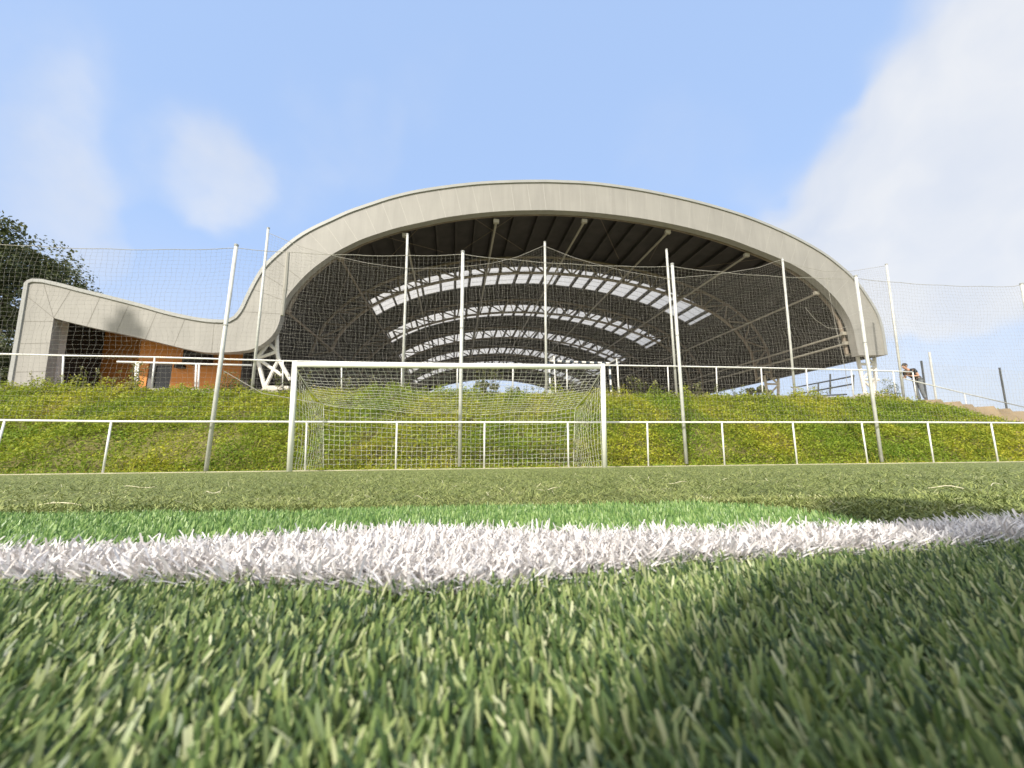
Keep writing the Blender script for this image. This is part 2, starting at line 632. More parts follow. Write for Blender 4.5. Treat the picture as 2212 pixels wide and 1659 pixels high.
# worn earth steps beside the bank
g = MB()
for i in range(14):
    xa = 15.6 + i * 0.62
    zt = float(crest(xa)) - 0.10
    ya, yb = ye(xa) - 0.75 - 0.09 * i, ye(xa) + 0.5
    j = 0.10 * math.sin(i * 2.3)
    g.box8([(xa, ya + j, zt - 0.5), (xa + 0.68, ya - j, zt - 0.5), (xa + 0.66, yb, zt - 0.5), (xa, yb, zt - 0.5),
            (xa, ya + 0.25 + j, zt - 0.02), (xa + 0.62, ya + 0.22 - j, zt), (xa + 0.62, yb, zt - 0.02), (xa, yb, zt)])
tag(g.build('steps', M['earth']), kind='structure')


# ------------------------------------------------------------------ grass of the pitch
def blades(px, py, pz, length, width, lean, az, curl, rnd_, name, material, twist=None):
    """Strips of two quads, bent along their length; all arguments are arrays of one blade each."""
    n = len(px)
    if twist is None:
        twist = rng.uniform(0, np.pi, n)
    dirx, diry = np.cos(az), np.sin(az)
    wx, wy = np.cos(az + np.pi / 2 + (twist - np.pi / 2) * 0.8), np.sin(az + np.pi / 2 + (twist - np.pi / 2) * 0.8)
    pts = []
    cx, cy, cz = px.copy(), py.copy(), pz.copy()
    ang = lean.copy()
    prof = (0.9, 1.0, 0.92, 0.52)
    frac = (0.42, 0.42, 0.16)
    for k in range(4):
        hw = width * prof[k] * 0.5
        pts.append(np.stack([cx - wx * hw, cy - wy * hw, cz], -1))
        pts.append(np.stack([cx + wx * hw, cy + wy * hw, cz], -1))
        if k < 3:
            st = length * frac[k]
            cx = cx + dirx * np.sin(ang) * st
            cy = cy + diry * np.sin(ang) * st
            cz = cz + np.cos(ang) * st
            ang = ang + curl * (1, 0.4, 0)[k]
    V = np.stack(pts, 1).reshape(-1, 3)
    b = np.arange(n)[:, None] * 8
    F = np.concatenate([b + np.array([[0, 1, 3, 2]]), b + np.array([[2, 3, 5, 4]]), b + np.array([[4, 5, 7, 6]])], 1).reshape(-1, 4)
    return np_mesh(name, V, F, material, rnd=np.repeat(rnd_, 3), smooth=True)


near_edge = np.array([(-1.5, 0.30), (-0.7, 0.262), (-0.282, 0.264), (-0.19, 0.264), (-0.10, 0.252), (-0.056, 0.240), (-0.014, 0.243), (0.04, 0.262), (0.10, 0.294), (0.19, 0.312), (0.393, 0.352), (0.9, 0.42), (1.6, 0.5)])
far_edge = np.array([(-1.5, 0.42), (-0.7, 0.36), (-0.387, 0.335), (-0.30, 0.350), (-0.20, 0.392), (-0.095, 0.428), (-0.02, 0.412), (0.05, 0.384), (0.17, 0.386), (0.262, 0.392), (0.40, 0.415), (0.478, 0.43), (0.9, 0.50), (1.6, 0.58)])
band_edge = np.array([(-1.6, 0.60), (-0.70, 0.591), (-0.31, 0.577), (-0.006, 0.612), (0.262, 0.615), (0.32, 0.55), (0.345, 0.42), (0.36, 0.0)])


def edge(e, x):
    return np.interp(x, e[:, 0], e[:, 1])


# dense upright pile round the camera: thickest in the fan ahead, thinner at its sides
N1, N2 = 400000, 60000
v_ = np.sqrt(rng.uniform(0, 1, N1)) * 0.66
px_ = np.concatenate([rng.uniform(-1, 1, N1) * (1.3 * v_ + 0.12), rng.uniform(-1.1, 1.1, N2)])
py_ = np.concatenate([v_, rng.uniform(-0.25, 0.66, N2)])
N = N1 + N2
# tufts: blades gather round tuft centres
tuft = 0.0065
cxn = np.floor(px_ / tuft)
cyn = np.floor(py_ / tuft)
jx = vnoise(cxn * 7.13 + 0.37, cyn * 3.71 + 0.77, 5) - 0.5
jy = vnoise(cxn * 5.91 + 0.13, cyn * 9.17 + 0.29, 6) - 0.5
px_ = px_ * 0.5 + (cxn + 0.5 + jx * 0.9) * tuft * 0.5
py_ = py_ * 0.5 + (cyn + 0.5 + jy * 0.9) * tuft * 0.5
ne, fe, be = edge(near_edge, px_), edge(far_edge, px_), edge(band_edge, px_)
jit = rng.normal(0, 0.004, N)
is_white = (py_ > ne + jit) & (py_ < fe + jit)
is_near = (py_ <= ne + jit)
is_band = (py_ >= fe + jit) & (py_ < be + jit * 2.5)
far_part = (py_ >= fe + jit) & ~is_band
keep_d = np.hypot(px_, py_) > 0.025


def pile(mask, name, material, L, Wd, lean_m, curl_m, zoff=0.0, az_bias=None):
    n = int(mask.sum())
    x, y = px_[mask], py_[mask]
    az = rng.uniform(0, 2 * np.pi, n)
    if az_bias is not None:
        az = az_bias + rng.normal(0, 0.75, n) + 1.6 * (fbm(x * 16, y * 16, 33) - 0.5)
    lean = np.abs(rng.normal(lean_m, 0.28, n)) + 0.02
    ln = L * rng.uniform(0.72, 1.22, n) * (0.85 + 0.3 * fbm(x * 22, y * 22, 9))
    return blades(x, y, np.full(n, -0.018) + zoff, ln, Wd * rng.uniform(0.75, 1.25, n), lean, az,
                  rng.normal(curl_m, 0.25, n), rng.uniform(0, 1, n), name, material)


m_near = mat_ramp('near_turf_blade', [(0.0, (0.026, 0.056, 0.022)), (0.30, (0.085, 0.140, 0.042)), (0.6, (0.185, 0.262, 0.075)), (0.86, (0.34, 0.395, 0.15)), (1.0, (0.56, 0.58, 0.34))],
                  rough=0.40, spec=0.40, translucent=0.28)
m_band = mat_ramp('bright_turf_blade', [(0.0, (0.07, 0.16, 0.04)), (0.5, (0.20, 0.34, 0.085)), (0.85, (0.32, 0.46, 0.14)), (1.0, (0.44, 0.56, 0.24))], rough=0.4, spec=0.5, translucent=0.3)
m_white = mat_ramp('white_turf_blade', [(0.0, (0.46, 0.42, 0.39)), (0.35, (0.74, 0.70, 0.67)), (1.0, (0.84, 0.81, 0.78))], rough=0.4, spec=0.5, translucent=0.15)
m_mat = mat_ramp('flattened_turf_blade', [(0.0, (0.08, 0.11, 0.032)), (0.3, (0.20, 0.24, 0.070)), (0.7, (0.29, 0.325, 0.100)), (0.93, (0.37, 0.38, 0.15)), (1.0, (0.62, 0.58, 0.38))], rough=0.55, spec=0.3, translucent=0.1)

tag(pile(is_near & keep_d, 'grass', m_near, 0.0142, 0.00135, 0.72, 0.25, az_bias=np.pi / 2), 'long green plastic blades of the turf in front of the white line', 'grass', kind='stuff')
tag(pile(is_band, 'grass', m_band, 0.0195, 0.0013, 0.5, 0.25, az_bias=np.pi / 2), 'bright green strip of turf blades just behind the white line', 'grass', kind='stuff')
extra = np.where(is_white)[0]
# the painted line is thicker and more tousled than the rest
px_ = np.concatenate([px_, px_[extra] + rng.normal(0, 0.003, len(extra))])
py_ = np.concatenate([py_, py_[extra] + rng.normal(0, 0.003, len(extra))])
is_white = np.concatenate([is_white, np.ones(len(extra), bool)])
tag(pile(is_white, 'line_grass', m_white, 0.0235, 0.0015, 0.85, 0.5), 'bent white turf blades forming the painted pitch line', 'line marking', kind='stuff')


def scatter(n, r0, r1):
    """Points over the fan in front of the camera, even in log distance."""
    th = rng.uniform(-1.15, 1.15, n)
    r = np.exp(rng.uniform(np.log(r0), np.log(r1), n))
    return r * np.sin(th), r * np.cos(th), r


fx_, fy_ = [px_[:N][far_part]], [py_[:N][far_part]]
a, b, r_ = scatter(260000, 0.42, 13)
ok = (b > edge(far_edge, a)) & (b > edge(band_edge, a)) & (b < yr(a) - 0.12)
fx_.append(a[ok])
fy_.append(b[ok])
fx_ = np.concatenate(fx_)
fy_ = np.concatenate(fy_)
# loose fibres, longer than the pile, strewn over it
a, b, r_ = scatter(2600, 0.6, 9)
ok = (b > edge(band_edge, a)) & (b < yr(a) - 0.2)
n_pile = len(fx_)
fx_ = np.concatenate([fx_, a[ok]])
fy_ = np.concatenate([fy_, b[ok]])
n = len(fx_)
loose = np.arange(n) >= n_pile
rr_ = np.hypot(fx_, fy_)
grow = np.clip(rr_, 0.5, 3.0) ** 0.35 / 0.80
clump = fbm(fx_ * 14, fy_ * 14, 21)
lean = np.where(loose, 1.5, np.clip(rng.normal(1.38, 0.16, n), 0.5, 1.54))
tag(blades(fx_, fy_, turf_z(fx_, fy_) + rng.uniform(0.0, 0.006, n), 0.0125 * np.where(loose, rng.uniform(1.6, 3.6, n), 1) * grow * rng.uniform(0.5, 1.3, n), 0.0011 * grow * rng.uniform(0.7, 1.3, n),
           lean, rng.uniform(0, 2 * np.pi, n), rng.normal(0.1, 0.25, n), np.where(loose, rng.choice([0.0, 0.02, 0.95, 0.98, 1.0], n), np.clip(rng.uniform(0, 1, n) * 0.75 + (clump - 0.35) * 0.7, 0, 1)), 'matted_grass', m_mat),
    'olive flattened turf spreading back to the goal', 'grass', kind='stuff')

# dry bits lying on the turf
SPOTS = (((95, 1238), (255, 1241), 'long pale straw lying by the bright turf strip, farthest left', 0.0022),
         ((300, 1192), (378, 1191), 'thin curved straw on the turf ahead of the left goal post', 0.0016),
         ((505, 1206), (536, 1205), 'short pale chip on the turf left of the goal mouth', 0.0026),
         ((1312, 1199), (1362, 1197), 'short straight straw on the turf before the middle of the goal', 0.0020),
         ((1634, 1182), (1676, 1181), 'thin straw on the turf right of the goal post', 0.0016),
         ((2262, 1193), (2358, 1196), 'longest straight straw on the turf at the right', 0.0022),
         ((2418, 1190), (2450, 1184), 'hooked pale straw at the far right of the turf', 0.0016),
         ((1010, 1221), (1045, 1219), 'small straw near the bright turf strip in the middle', 0.0016))


def on_turf(su, sv, z=0.0):
    d = ray(su, sv)
    p = d * ((z - CAM_H) / d[2])
    p[2] += CAM_H
    return p


for i, (a, b, lab, r) in enumerate(SPOTS):
    p, q = on_turf(*a), on_turf(*b)
    k = np.linalg.norm(p[:2]) * 0.36
    g = MB()
    pts = []
    for t in np.linspace(0, 1, 7):
        c = p * (1 - t) + q * t
        c[2] = 0.004 + 0.003 * math.sin(t * 5 + i)
        c[1] += 0.003 * math.sin(t * 4 + i * 2)
        pts.append(c)
    g.tube(pts, [r * k * s for s in (0.6, 0.9, 1, 0.9, 1, 0.9, 0.5)], 5)
    o = g.build('straw', M['straw'])
    tag(o, lab, 'straw', 'dry straws lying on the turf')

# ------------------------------------------------------------------ sports hall
FA, FB = 16.0, 0.149
fa = math.atan(FB)
EX = np.array([math.cos(fa), math.sin(fa), 0.0])
O = np.array([0, FA, 0.0])
AX = np.array([-0.14063434, 0.98941858, 0.0356772])


def prof(su, sv):
    p = at(su, sv, FA, FB)
    return (float((p - O) @ EX), float(p[2]))


def H(s, z, t):
    return O + EX * s + np.array([0, 0, z]) + AX * t


OUT = [(21, 952), (64.5, 692), (70, 687), (81, 683.4), (104.5, 684.5), (151.6, 695), (194.7, 706.6), (246, 719), (307, 734.5), (358.6, 748), (404, 761), (458.5, 773.5),
       (500, 780.5), (531, 783), (549, 783), (561.6, 781), (576, 771.5), (590, 751), (600.6, 728), (622, 686), (640, 657), (658.5, 636), (687, 610.5), (712.7, 588.8),
       (741.7, 569), (774, 551.8), (799.5, 540), (850, 517), (900, 499.5), (952, 482.5), (1013, 467.8), (1092, 455.4), (1171, 446.8), (1250, 443), (1307, 442),
       (1352, 442.3), (1445, 447), (1542, 459.5), (1621, 474), (1700, 492), (1768, 510.8), (1834, 532.5), (1906.7, 562.7), (1967, 592.8), (2015, 621.7), (2051, 649.5),
       (2082.7, 678.4), (2102, 702.5), (2126, 738), (2143, 769), (2155, 810), (2163.5, 866.5)]
INN = [(105, 952), (131, 776), (151.6, 782), (235.7, 802), (319.7, 820), (400, 839), (458.5, 853), (494.7, 859.4), (512.7, 861), (549, 860), (585, 857.6), (612, 853), (632, 845),
       (650, 833), (664.6, 818.7), (675.5, 802.4), (682.7, 782.5), (687, 757), (692.9, 740.7), (702, 722), (712.7, 708), (740, 677.4), (767, 653), (794, 633), (817.6, 617),
       (857.4, 596), (890, 581.5), (950, 561.7), (979, 553.7), (1035.6, 541.3), (1092, 530), (1171, 519.8), (1239, 514.8), (1307, 513), (1350, 513), (1440.4, 518), (1553.4, 531),
       (1644, 547.5), (1711.7, 563.5), (1779.5, 583), (1822, 598.5), (1904, 631.4), (1955, 656.7), (1991, 682.2), (2027, 714.6), (2051, 742), (2073, 777), (2084, 806.2), (2090, 837.5), (2097, 867.6)]


def resample(pts, step, smooth=2):
    P = np.array(pts)
    d = np.concatenate([[0], np.cumsum(np.linalg.norm(np.diff(P, axis=0), axis=1))])
    # Catmull-Rom through the points
    n = max(2, int(d[-1] / step))
    u = np.linspace(0, d[-1], n + 1)
    out = []
    for q in u:
        i = min(max(np.searchsorted(d, q, side='right') - 1, 0), len(P) - 2)
        t = (q - d[i]) / (d[i + 1] - d[i] + 1e-12)
        p0, p1, p2, p3 = P[max(i - 1, 0)], P[i], P[i + 1], P[min(i + 2, len(P) - 1)]
        seg = d[i + 1] - d[i]
        m1 = (p2 - p0) / max(d[min(i + 1, len(d) - 1)] - d[max(i - 1, 0)], 1e-6) * seg
        m2 = (p3 - p1) / max(d[min(i + 2, len(d) - 1)] - d[i], 1e-6) * seg
        t2, t3 = t * t, t * t * t
        out.append((2 * t3 - 3 * t2 + 1) * p1 + (t3 - 2 * t2 + t) * m1 + (-2 * t3 + 3 * t2) * p2 + (t3 - t2) * m2)
    return np.array(out)


outer_raw = [prof(*p) for p in OUT]
inner_raw = [prof(*p) for p in INN]
outer = np.concatenate([np.array(outer_raw[:5])[:-1], resample(outer_raw[4:], 0.24)])
inner = np.concatenate([np.array(inner_raw[:2])[:-1], resample(inner_raw[1:], 0.24)])


def normals(P):
    T = np.gradient(P, axis=0)
    T /= np.linalg.norm(T, axis=1)[:, None] + 1e-9
    return np.stack([T[:, 1], -T[:, 0]], -1)      # inward (to the right of travel = below the roof)


NO = normals(outer)


def off(d):
    return outer + NO * d


def back(su, sv, t):
    """Photo point on the plane t metres behind the front."""
    p = at(su, sv, FA + t * AX[1] - FB * t * AX[0], FB)
    q = p - O - AX * t
    return float(q @ EX), float(q[2])


hall = empty('sports_hall', tuple(H(0, EDGE_Z, 0)))
tag(hall, 'open sided sports hall with a wave shaped roof dipping to an orange walled wing', 'sports hall')

LEN = 44.0
# fascia: the broad flat band of the front
g = MB()
dense_in = resample(inner_raw[1:], 0.06)
dense_in = np.concatenate([np.array([np.array(inner_raw[0]) * (1 - t) + np.array(inner_raw[1]) * t for t in np.linspace(0, 1, 60)[:-1]]), dense_in])
dense_out = np.concatenate([np.array([np.array(outer_raw[0]) * (1 - t) + np.array(outer_raw[1]) * t for t in np.linspace(0, 1, 20)[:-1]]), outer[1:]])
pair = []
last = 0
for i, p in enumerate(dense_out):
    d = np.linalg.norm(dense_in - p, axis=1)
    j = int(np.argmin(d))
    j = max(j, last)
    pair.append(j)
    last = j
pair[0] = 0
pair[-1] = len(dense_in) - 1
TH = 0.34
for (t, flip) in ((0.0, False), (TH, True)):
    for i in range(len(dense_out) - 1):
        a0, a1 = dense_out[i], dense_out[i + 1]
        js = list(range(pair[i], pair[i + 1] + 1))
        poly = [H(*a1, t), H(*a0, t)] + [H(*dense_in[j], t) for j in js]
        if len(poly) >= 3:
            f = tuple(range(len(poly)))
            g.add(poly, [tuple(reversed(f)) if flip else f])
for P in (dense_out, dense_in):
    vs = [H(*p, 0) for p in P] + [H(*p, TH) for p in P]
    n = len(P)
    g.add(vs, [(i, i + 1, n + i + 1, n + i) for i in range(n - 1)])
a0, a1 = dense_out[-1], dense_in[-1]
g.add([H(*a0, 0), H(*a1, 0), H(*a1, TH), H(*a0, TH)], [(0, 1, 2, 3)])
# panel joints
arc = np.concatenate([[0], np.cumsum(np.linalg.norm(np.diff(dense_out, axis=0), axis=1))])
nextj = 0.45
k = 0
for i in range(1, len(dense_out) - 1):
    if arc[i] >= nextj:
        nextj += 0.78 if dense_out[i][0] > -10 else 0.95
        p, q = dense_out[i], dense_in[pair[i]]
        dd = (q - p) / (np.linalg.norm(q - p) + 1e-9)
        pn = np.array([-dd[1], dd[0]]) * (0.008 if dense_out[i][0] < 2 else 0.005)
        p = p + dd * 0.11
        m_ = 2 if dense_out[i][0] < -9.0 else 1
        g.add([H(*(p - pn), -0.003), H(*(p + pn), -0.003), H(*(q + pn), -0.003), H(*(q - pn), -0.003)], [(0, 1, 2, 3)], m_)
fascia = g.build('fascia', [M['fascia'], M['joint'], M['joint_dark']], hall)

rg = MB()
for (t, flip) in ((LEN - 0.02, False), (LEN + TH, True)):
    for i in range(len(dense_out) - 1):
        poly = [H(*dense_out[i + 1], t), H(*dense_out[i], t)] + [H(*dense_in[j], t) for j in range(pair[i], pair[i + 1] + 1)]
        f = tuple(range(len(poly)))
        rg.add(poly, [tuple(reversed(f)) if flip else f])
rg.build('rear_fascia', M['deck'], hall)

g = MB()
A, B = off(-0.035), off(0.085)
n = len(outer)
rings = []
for P, t in ((A, -0.05), (B, -0.05), (B, 0.02), (A, 0.5)):
    rings.append([H(*p, t) for p in P])
vs = [v for r in rings for v in r]
fs = []
for k in range(4):
    k2 = (k + 1) % 4
    for i in range(n - 1):
        fs.append((k * n + i, k * n + i + 1, k2 * n + i + 1, k2 * n + i))
g.add(vs, fs)
g.build('coping', M['coping'], fascia)

# roof sheets and dark deck, with the skylight bands left open
LEN = 44.0
TRUSS_T = [0.55, 6.5, 13.6, 20.8, 28.0, 35.2]
sky_t = [(t + 1.9, t + 4.75) for t in TRUSS_T[1:]]
s_lo, s_hi = prof(786, 548)[0], prof(2012, 622)[0]
arch0 = int(np.argmin(np.linalg.norm(outer - np.array(prof(600, 728)), axis=1)))
sky_i = [i for i in range(arch0, n - 1) if s_lo <= outer[i][0] and outer[i + 1][0] <= s_hi]
i0, i1 = sky_i[0], sky_i[-1] + 1
ts = [0.3]
for a, b in sky_t:
    ts += [a, b]
ts.append(LEN)


def shell(P, mat_, name, extra=None):
    g = MB()
    for ti in range(len(ts) - 1):
        is_sky = ti % 2 == 1
        for i in range(n - 1):
            if is_sky and i0 <= i < i1:
                continue
            g.add([H(*P[i], ts[ti]), H(*P[i + 1], ts[ti]), H(*P[i + 1], ts[ti + 1]), H(*P[i], ts[ti + 1])], [(0, 1, 2, 3)])
    if extra:
        extra(g)
    return g.build(name, mat_, hall)


def frames(g):
    # upstands between roof sheet and deck round each skylight
    for a, b in sky_t:
        for i in (i0, i1):
            g.add([H(*off(0.0)[i], a), H(*off(0.0)[i], b), H(*off(0.16)[i], b), H(*off(0.16)[i], a)], [(0, 1, 2, 3)])


shell(off(0.01), M['roof'], 'roof')
Q1, Q2 = off(0.17), off(0.40)
TN = -np.stack([-NO[:, 1], NO[:, 0]], -1)
arcO = np.concatenate([[0], np.cumsum(np.linalg.norm(np.diff(outer, axis=0), axis=1))])


def joists(g):
    frames(g)
    u = arcO[arch0] + 0.5
    while u < arcO[-1] - 0.2:
        i = int(np.searchsorted(arcO, u))
        i = min(i, n - 1)
        w = TN[i] * 0.06
        a, b = Q1[i], Q2[i]
        ring = [a - w, a + w, b + w, b - w]
        vs = [H(*q, 0.36) for q in ring] + [H(*q, LEN - 0.3) for q in ring]
        g.add(vs, [(0, 1, 5, 4), (1, 2, 6, 5), (2, 3, 7, 6), (3, 0, 4, 7)])
        u += 1.02
    # sheet ribs low on the right-hand flank
    lo = int(np.argmin(np.linalg.norm(outer - np.array(prof(2051, 649)), axis=1)))
    P = off(0.165)
    P2 = off(0.225)
    t = 0.6
    while t < LEN - 0.5:
        idx = list(range(lo, n, 3)) + [n - 1]
        for i, j in zip(idx[:-1], idx[1:]):
            g.add([H(*P[i], t), H(*P[j], t), H(*P2[j], t + 0.06), H(*P2[i], t + 0.06), H(*P[j], t + 0.12), H(*P[i], t + 0.12)],
                  [(0, 1, 2, 3), (3, 2, 4, 5)])
        t += 0.36


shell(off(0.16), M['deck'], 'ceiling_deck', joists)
for a, b in sky_t:
    g = MB()
    P = off(0.08)
    for i in range(i0, i1):
        g.add([H(*P[i], a), H(*P[i + 1], a), H(*P[i + 1], b), H(*P[i], b)], [(0, 1, 2, 3)])
    # thin glazing bars
    P2 = off(0.10)
    for t in np.linspace(a, b, 5)[1:-1]:
        for i in range(i0, i1):
            g.add([H(*P2[i], t - 0.02), H(*P2[i + 1], t - 0.02), H(*P2[i + 1], t + 0.02), H(*P2[i], t + 0.02)], [(0, 1, 2, 3)], 1)
    g.build('skylight', [M['skylight'], M['slat']], hall)

# trusses: two curved chords, zigzag web, standing on lattice legs
arch_o = off(0.42)[arch0 - 2:]
ia = int(np.argmin(np.linalg.norm(inner - np.array(prof(687, 757)), axis=1)))
arch_i = inner[ia:]


def resn(P, m):
    d = np.concatenate([[0], np.cumsum(np.linalg.norm(np.diff(P, axis=0), axis=1))])
    u = np.linspace(0, d[-1], m)
    return np.stack([np.interp(u, d, P[:, 0]), np.interp(u, d, P[:, 1])], -1)


NW = 36
CI0, CO0 = resn(arch_i, NW), resn(arch_o, NW)
c5 = lambda x, y: back(350 + x / 5.53, 750 + y / 5.53, 0.6)
r5 = lambda x, y: back(1750 + x / 5.53, 760 + y / 5.53, 0.6)
Pz = EDGE_Z + 0.35
colL = dict(A=c5(1800, 300), B=c5(1690, 480), C=c5(1540, 690), D=c5(1640, 1090), E=c5(1805, 600), F=c5(1825, 700), G=c5(1985, 985), K=c5(1870, 920))
colR = dict(a=r5(1888, 560), b=r5(1905, 990), c=r5(2125, 590), d=r5(2130, 820), e=r5(1990, 1010), f=r5(2100, 1010))
for k, t in enumerate(TRUSS_T):
    g = MB()
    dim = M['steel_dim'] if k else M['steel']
    CI, CO = (CI0, CO0) if k else (CI0 + np.array([0, 0.16]), CO0)
    g.tube([H(*p, t) for p in CI], 0.085, 6)
    g.tube([H(*p, t) for p in CO], 0.075, 6)
    for i in range(NW - 1):
        p, q = (CI[i], CO[i + 1]) if i % 2 == 0 else (CO[i], CI[i + 1])
        g.tube([H(*p, t), H(*q, t)], 0.055, 5, cap=False)
        g.tube([H(*CI[i], t), H(*CO[i], t)], 0.045, 4, cap=False)
    tr = g.build('roof_truss', M['steel_dim'], hall)
    g = MB()
    c = colL
    w = 0.075
    for path in ((c['A'], c['E'], c['F'], c['G']), (c['B'], c['C'], c['D']), (c['B'], c['E']), (c['C'], c['E']), (c['C'], c['K']), (c['F'], c['D'])):
        g.tube([H(*p, t + 0.05) for p in path], w if len(path) > 2 else 0.064, 8)
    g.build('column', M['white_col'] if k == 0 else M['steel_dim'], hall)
    g = MB()
    zb = EDGE_Z - 0.05
    a, b, cc, d = colR['a'], colR['b'], colR['c'], colR['d']
    bl, br = b[0] - 0.05, d[0] - 0.35
    lo_i, lo_o = (a[0] + 0.08, zb + 0.45), (d[0] - 0.35, zb + 0.3)
    g.tube([H(*CI[-1], t + 0.05), H(a[0], a[1], t + 0.05), H(*lo_i, t + 0.05)], 0.08, 8)
    g.tube([H(*CO[-1], t + 0.05), H(cc[0], cc[1], t + 0.05), H(d[0], d[1] - 0.2, t + 0.05), H(*lo_o, t + 0.05)], 0.08, 8)
    hs = np.linspace(a[1] + 0.2, zb + 0.6, 4)
    for i in range(3):
        l0, l1 = (a[0] + 0.02, hs[i]), (a[0] + 0.04, hs[i + 1])
        r0, r1 = (cc[0], hs[i]), (cc[0] - 0.05, hs[i + 1])
        g.tube([H(*(l0 if i % 2 == 0 else r0), t + 0.05), H(*(r1 if i % 2 == 0 else l1), t + 0.05)], 0.055, 6)
        g.tube([H(*l0, t + 0.05), H(*r0, t + 0.05)], 0.06, 6)
    g.build('column', M['white_col'] if k == 0 else M['leg_sunlit'], hall)
    for (s0, s1, hh) in ((c['D'][0] - 0.1, c['G'][0] + 0.2, 0.55), (a[0] - 0.35, d[0] + 0.15, 0.6)):
        g = MB()
        cr = [H(s0, EDGE_Z - 0.1, t - 0.35), H(s1, EDGE_Z - 0.1, t - 0.35), H(s1, EDGE_Z - 0.1, t + 0.45), H(s0, EDGE_Z - 0.1, t + 0.45)]
        ins = 0.16
        cr2 = [H(s0 + ins, EDGE_Z + hh, t - 0.22), H(s1 - ins, EDGE_Z + hh, t - 0.22), H(s1 - ins, EDGE_Z + hh, t + 0.32), H(s0 + ins, EDGE_Z + hh, t + 0.32)]
        g.box8(cr + cr2)
        g.build('footing', M['footing'], hall)

# long tubes tying the trusses together
for (su, sv, dz) in ((691, 750, -0.02), (826.7, 620, 0.0), (987, 556, -0.1), (1214, 523, -0.08), (1433.6, 523, -0.08), (1641.6, 552, -0.05), (1838, 610, -0.05), (2012, 706, -0.03), (2081, 808, 0.0), (2086, 832, 0.0)):
    s, z = prof(su, sv)
    g = MB()
    g.tube([H(s, z + dz - 0.03, 0.36), H(s, z + dz - 0.03, LEN - 0.3)], 0.05, 8)
    g.box8([H(s - 0.12, z + dz - 0.08, 0.37), H(s + 0.12, z + dz - 0.08, 0.37), H(s + 0.12, z + dz - 0.08, 0.5), H(s - 0.12, z + dz - 0.08, 0.5),
            H(s - 0.12, z + dz + 0.08, 0.37), H(s + 0.12, z + dz + 0.08, 0.37), H(s + 0.12, z + dz + 0.08, 0.5), H(s - 0.12, z + dz + 0.08, 0.5)])
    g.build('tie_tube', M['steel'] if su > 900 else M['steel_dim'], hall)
# thin crossed rods under the deck
PR = off(0.5)
for (u0, u1, t0, t1) in ((870, 1080, 0.5, 4.8), (1080, 870, 0.5, 4.8), (1100, 1330, 0.5, 5.5), (1330, 1100, 0.5, 5.5), (1460, 1620, 0.5, 5.5), (1655, 1700, 0.5, 5.0), (760, 900, 0.5, 5), (900, 760, 0.5, 5), (1930, 1780, 0.5, 5.5)):
    sa, sb = prof(u0, 480)[0], prof(u1, 480)[0]
    a = PR[arch0:][int(np.argmin(np.abs(PR[arch0:, 0] - sa)))]
    b = PR[arch0:][int(np.argmin(np.abs(PR[arch0:, 0] - sb)))]
    g = MB()
    g.tube([H(*a, t0), H(*b, t1)], 0.012, 5)
    g.build('brace_rod', M['steel_dim'], hall)

# wing under the dip of the roof
T_W = 1.55


zb = EDGE_Z - 0.05
s_a = back(151, 900, T_W)[0] - 1.2
s_b = back(237, 900, T_W)[0]
s_c = back(362, 900, T_W)[0]
s_d = back(420, 900, T_W)[0]
s_e = back(610, 900, T_W)[0]
z_top_l, z_top_r = 6.1, 4.35
dz_h = back(390, 888, T_W)[1]


def slab(g, s0, s1, z0, z1, t0, t1, m=0, z1b=None):
    zz = z1 if z1b is None else z1b
    g.box8([H(s0, z0, t0), H(s1, z0, t0), H(s1, z0, t1), H(s0, z0, t1), H(s0, z1, t0), H(s1, zz, t0), H(s1, zz, t1), H(s0, z1, t1)], m)


s_m = back(335, 900, T_W)[0]
T_D = T_W + 1.7
s_b = back(237, 900, T_D)[0]
g = MB()
slab(g, s_b, s_m + 1.0, zb, 5.9, T_D, T_D + 0.2, z1b=5.2)
slab(g, s_m, s_c, zb, 5.0, T_W, T_W + 0.2, z1b=4.9)
slab(g, s_c, s_d, dz_h, 4.9, T_W, T_W + 0.2, z1b=4.75)
slab(g, s_d, s_e, zb, 4.75, T_W, T_W + 0.2, z1b=4.6)
slab(g, s_e - 0.2, s_e, zb, 4.6, T_W + 0.2, 30)
g.build('orange_wall', M['orange'], hall)
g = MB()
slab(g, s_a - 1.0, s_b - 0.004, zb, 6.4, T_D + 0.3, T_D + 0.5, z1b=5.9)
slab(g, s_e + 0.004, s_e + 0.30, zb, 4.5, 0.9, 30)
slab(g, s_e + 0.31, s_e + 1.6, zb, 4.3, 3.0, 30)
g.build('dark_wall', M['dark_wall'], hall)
g = MB()
nb = 13
for i in range(nb):
    s = s_a + 1.25 + (s_b - s_a - 1.3) * i / (nb - 1)
    slab(g, s, s + 0.05, zb, 5.9 - 0.045 * i, T_D + 0.1, T_D + 0.2)
g.build('grille', M['slat'], hall)
g = MB()
slab(g, s_c + 0.22, s_d - 0.04, zb, dz_h - 0.05, T_W + 0.1, T_W + 0.14)
dr = g.build('door', M['door'], hall)
g = MB()
slab(g, s_c + 0.003, s_c + 0.21, zb, dz_h - 0.003, T_W + 0.04, T_W + 0.17)
slab(g, s_d - 0.045, s_d - 0.003, zb, dz_h - 0.003, T_W + 0.04, T_W + 0.17)
slab(g, s_c + 0.213, s_d - 0.048, dz_h - 0.07, dz_h - 0.003, T_W + 0.04, T_W + 0.17)
g.build('door_frame', M['door_frame'], dr)
g = MB()
p0, p1 = back(444, 884, 0.9), back(500, 852, 0.9)
slab(g, p0[0], p1[0], p0[1], p1[1] + 0.1, 0.9, T_W - 0.01)
g.build('duct_box', M['dark_wall'], hall)
g = MB()
p0, p1 = back(424, 897, T_W - 0.25), back(444, 889, T_W - 0.25)
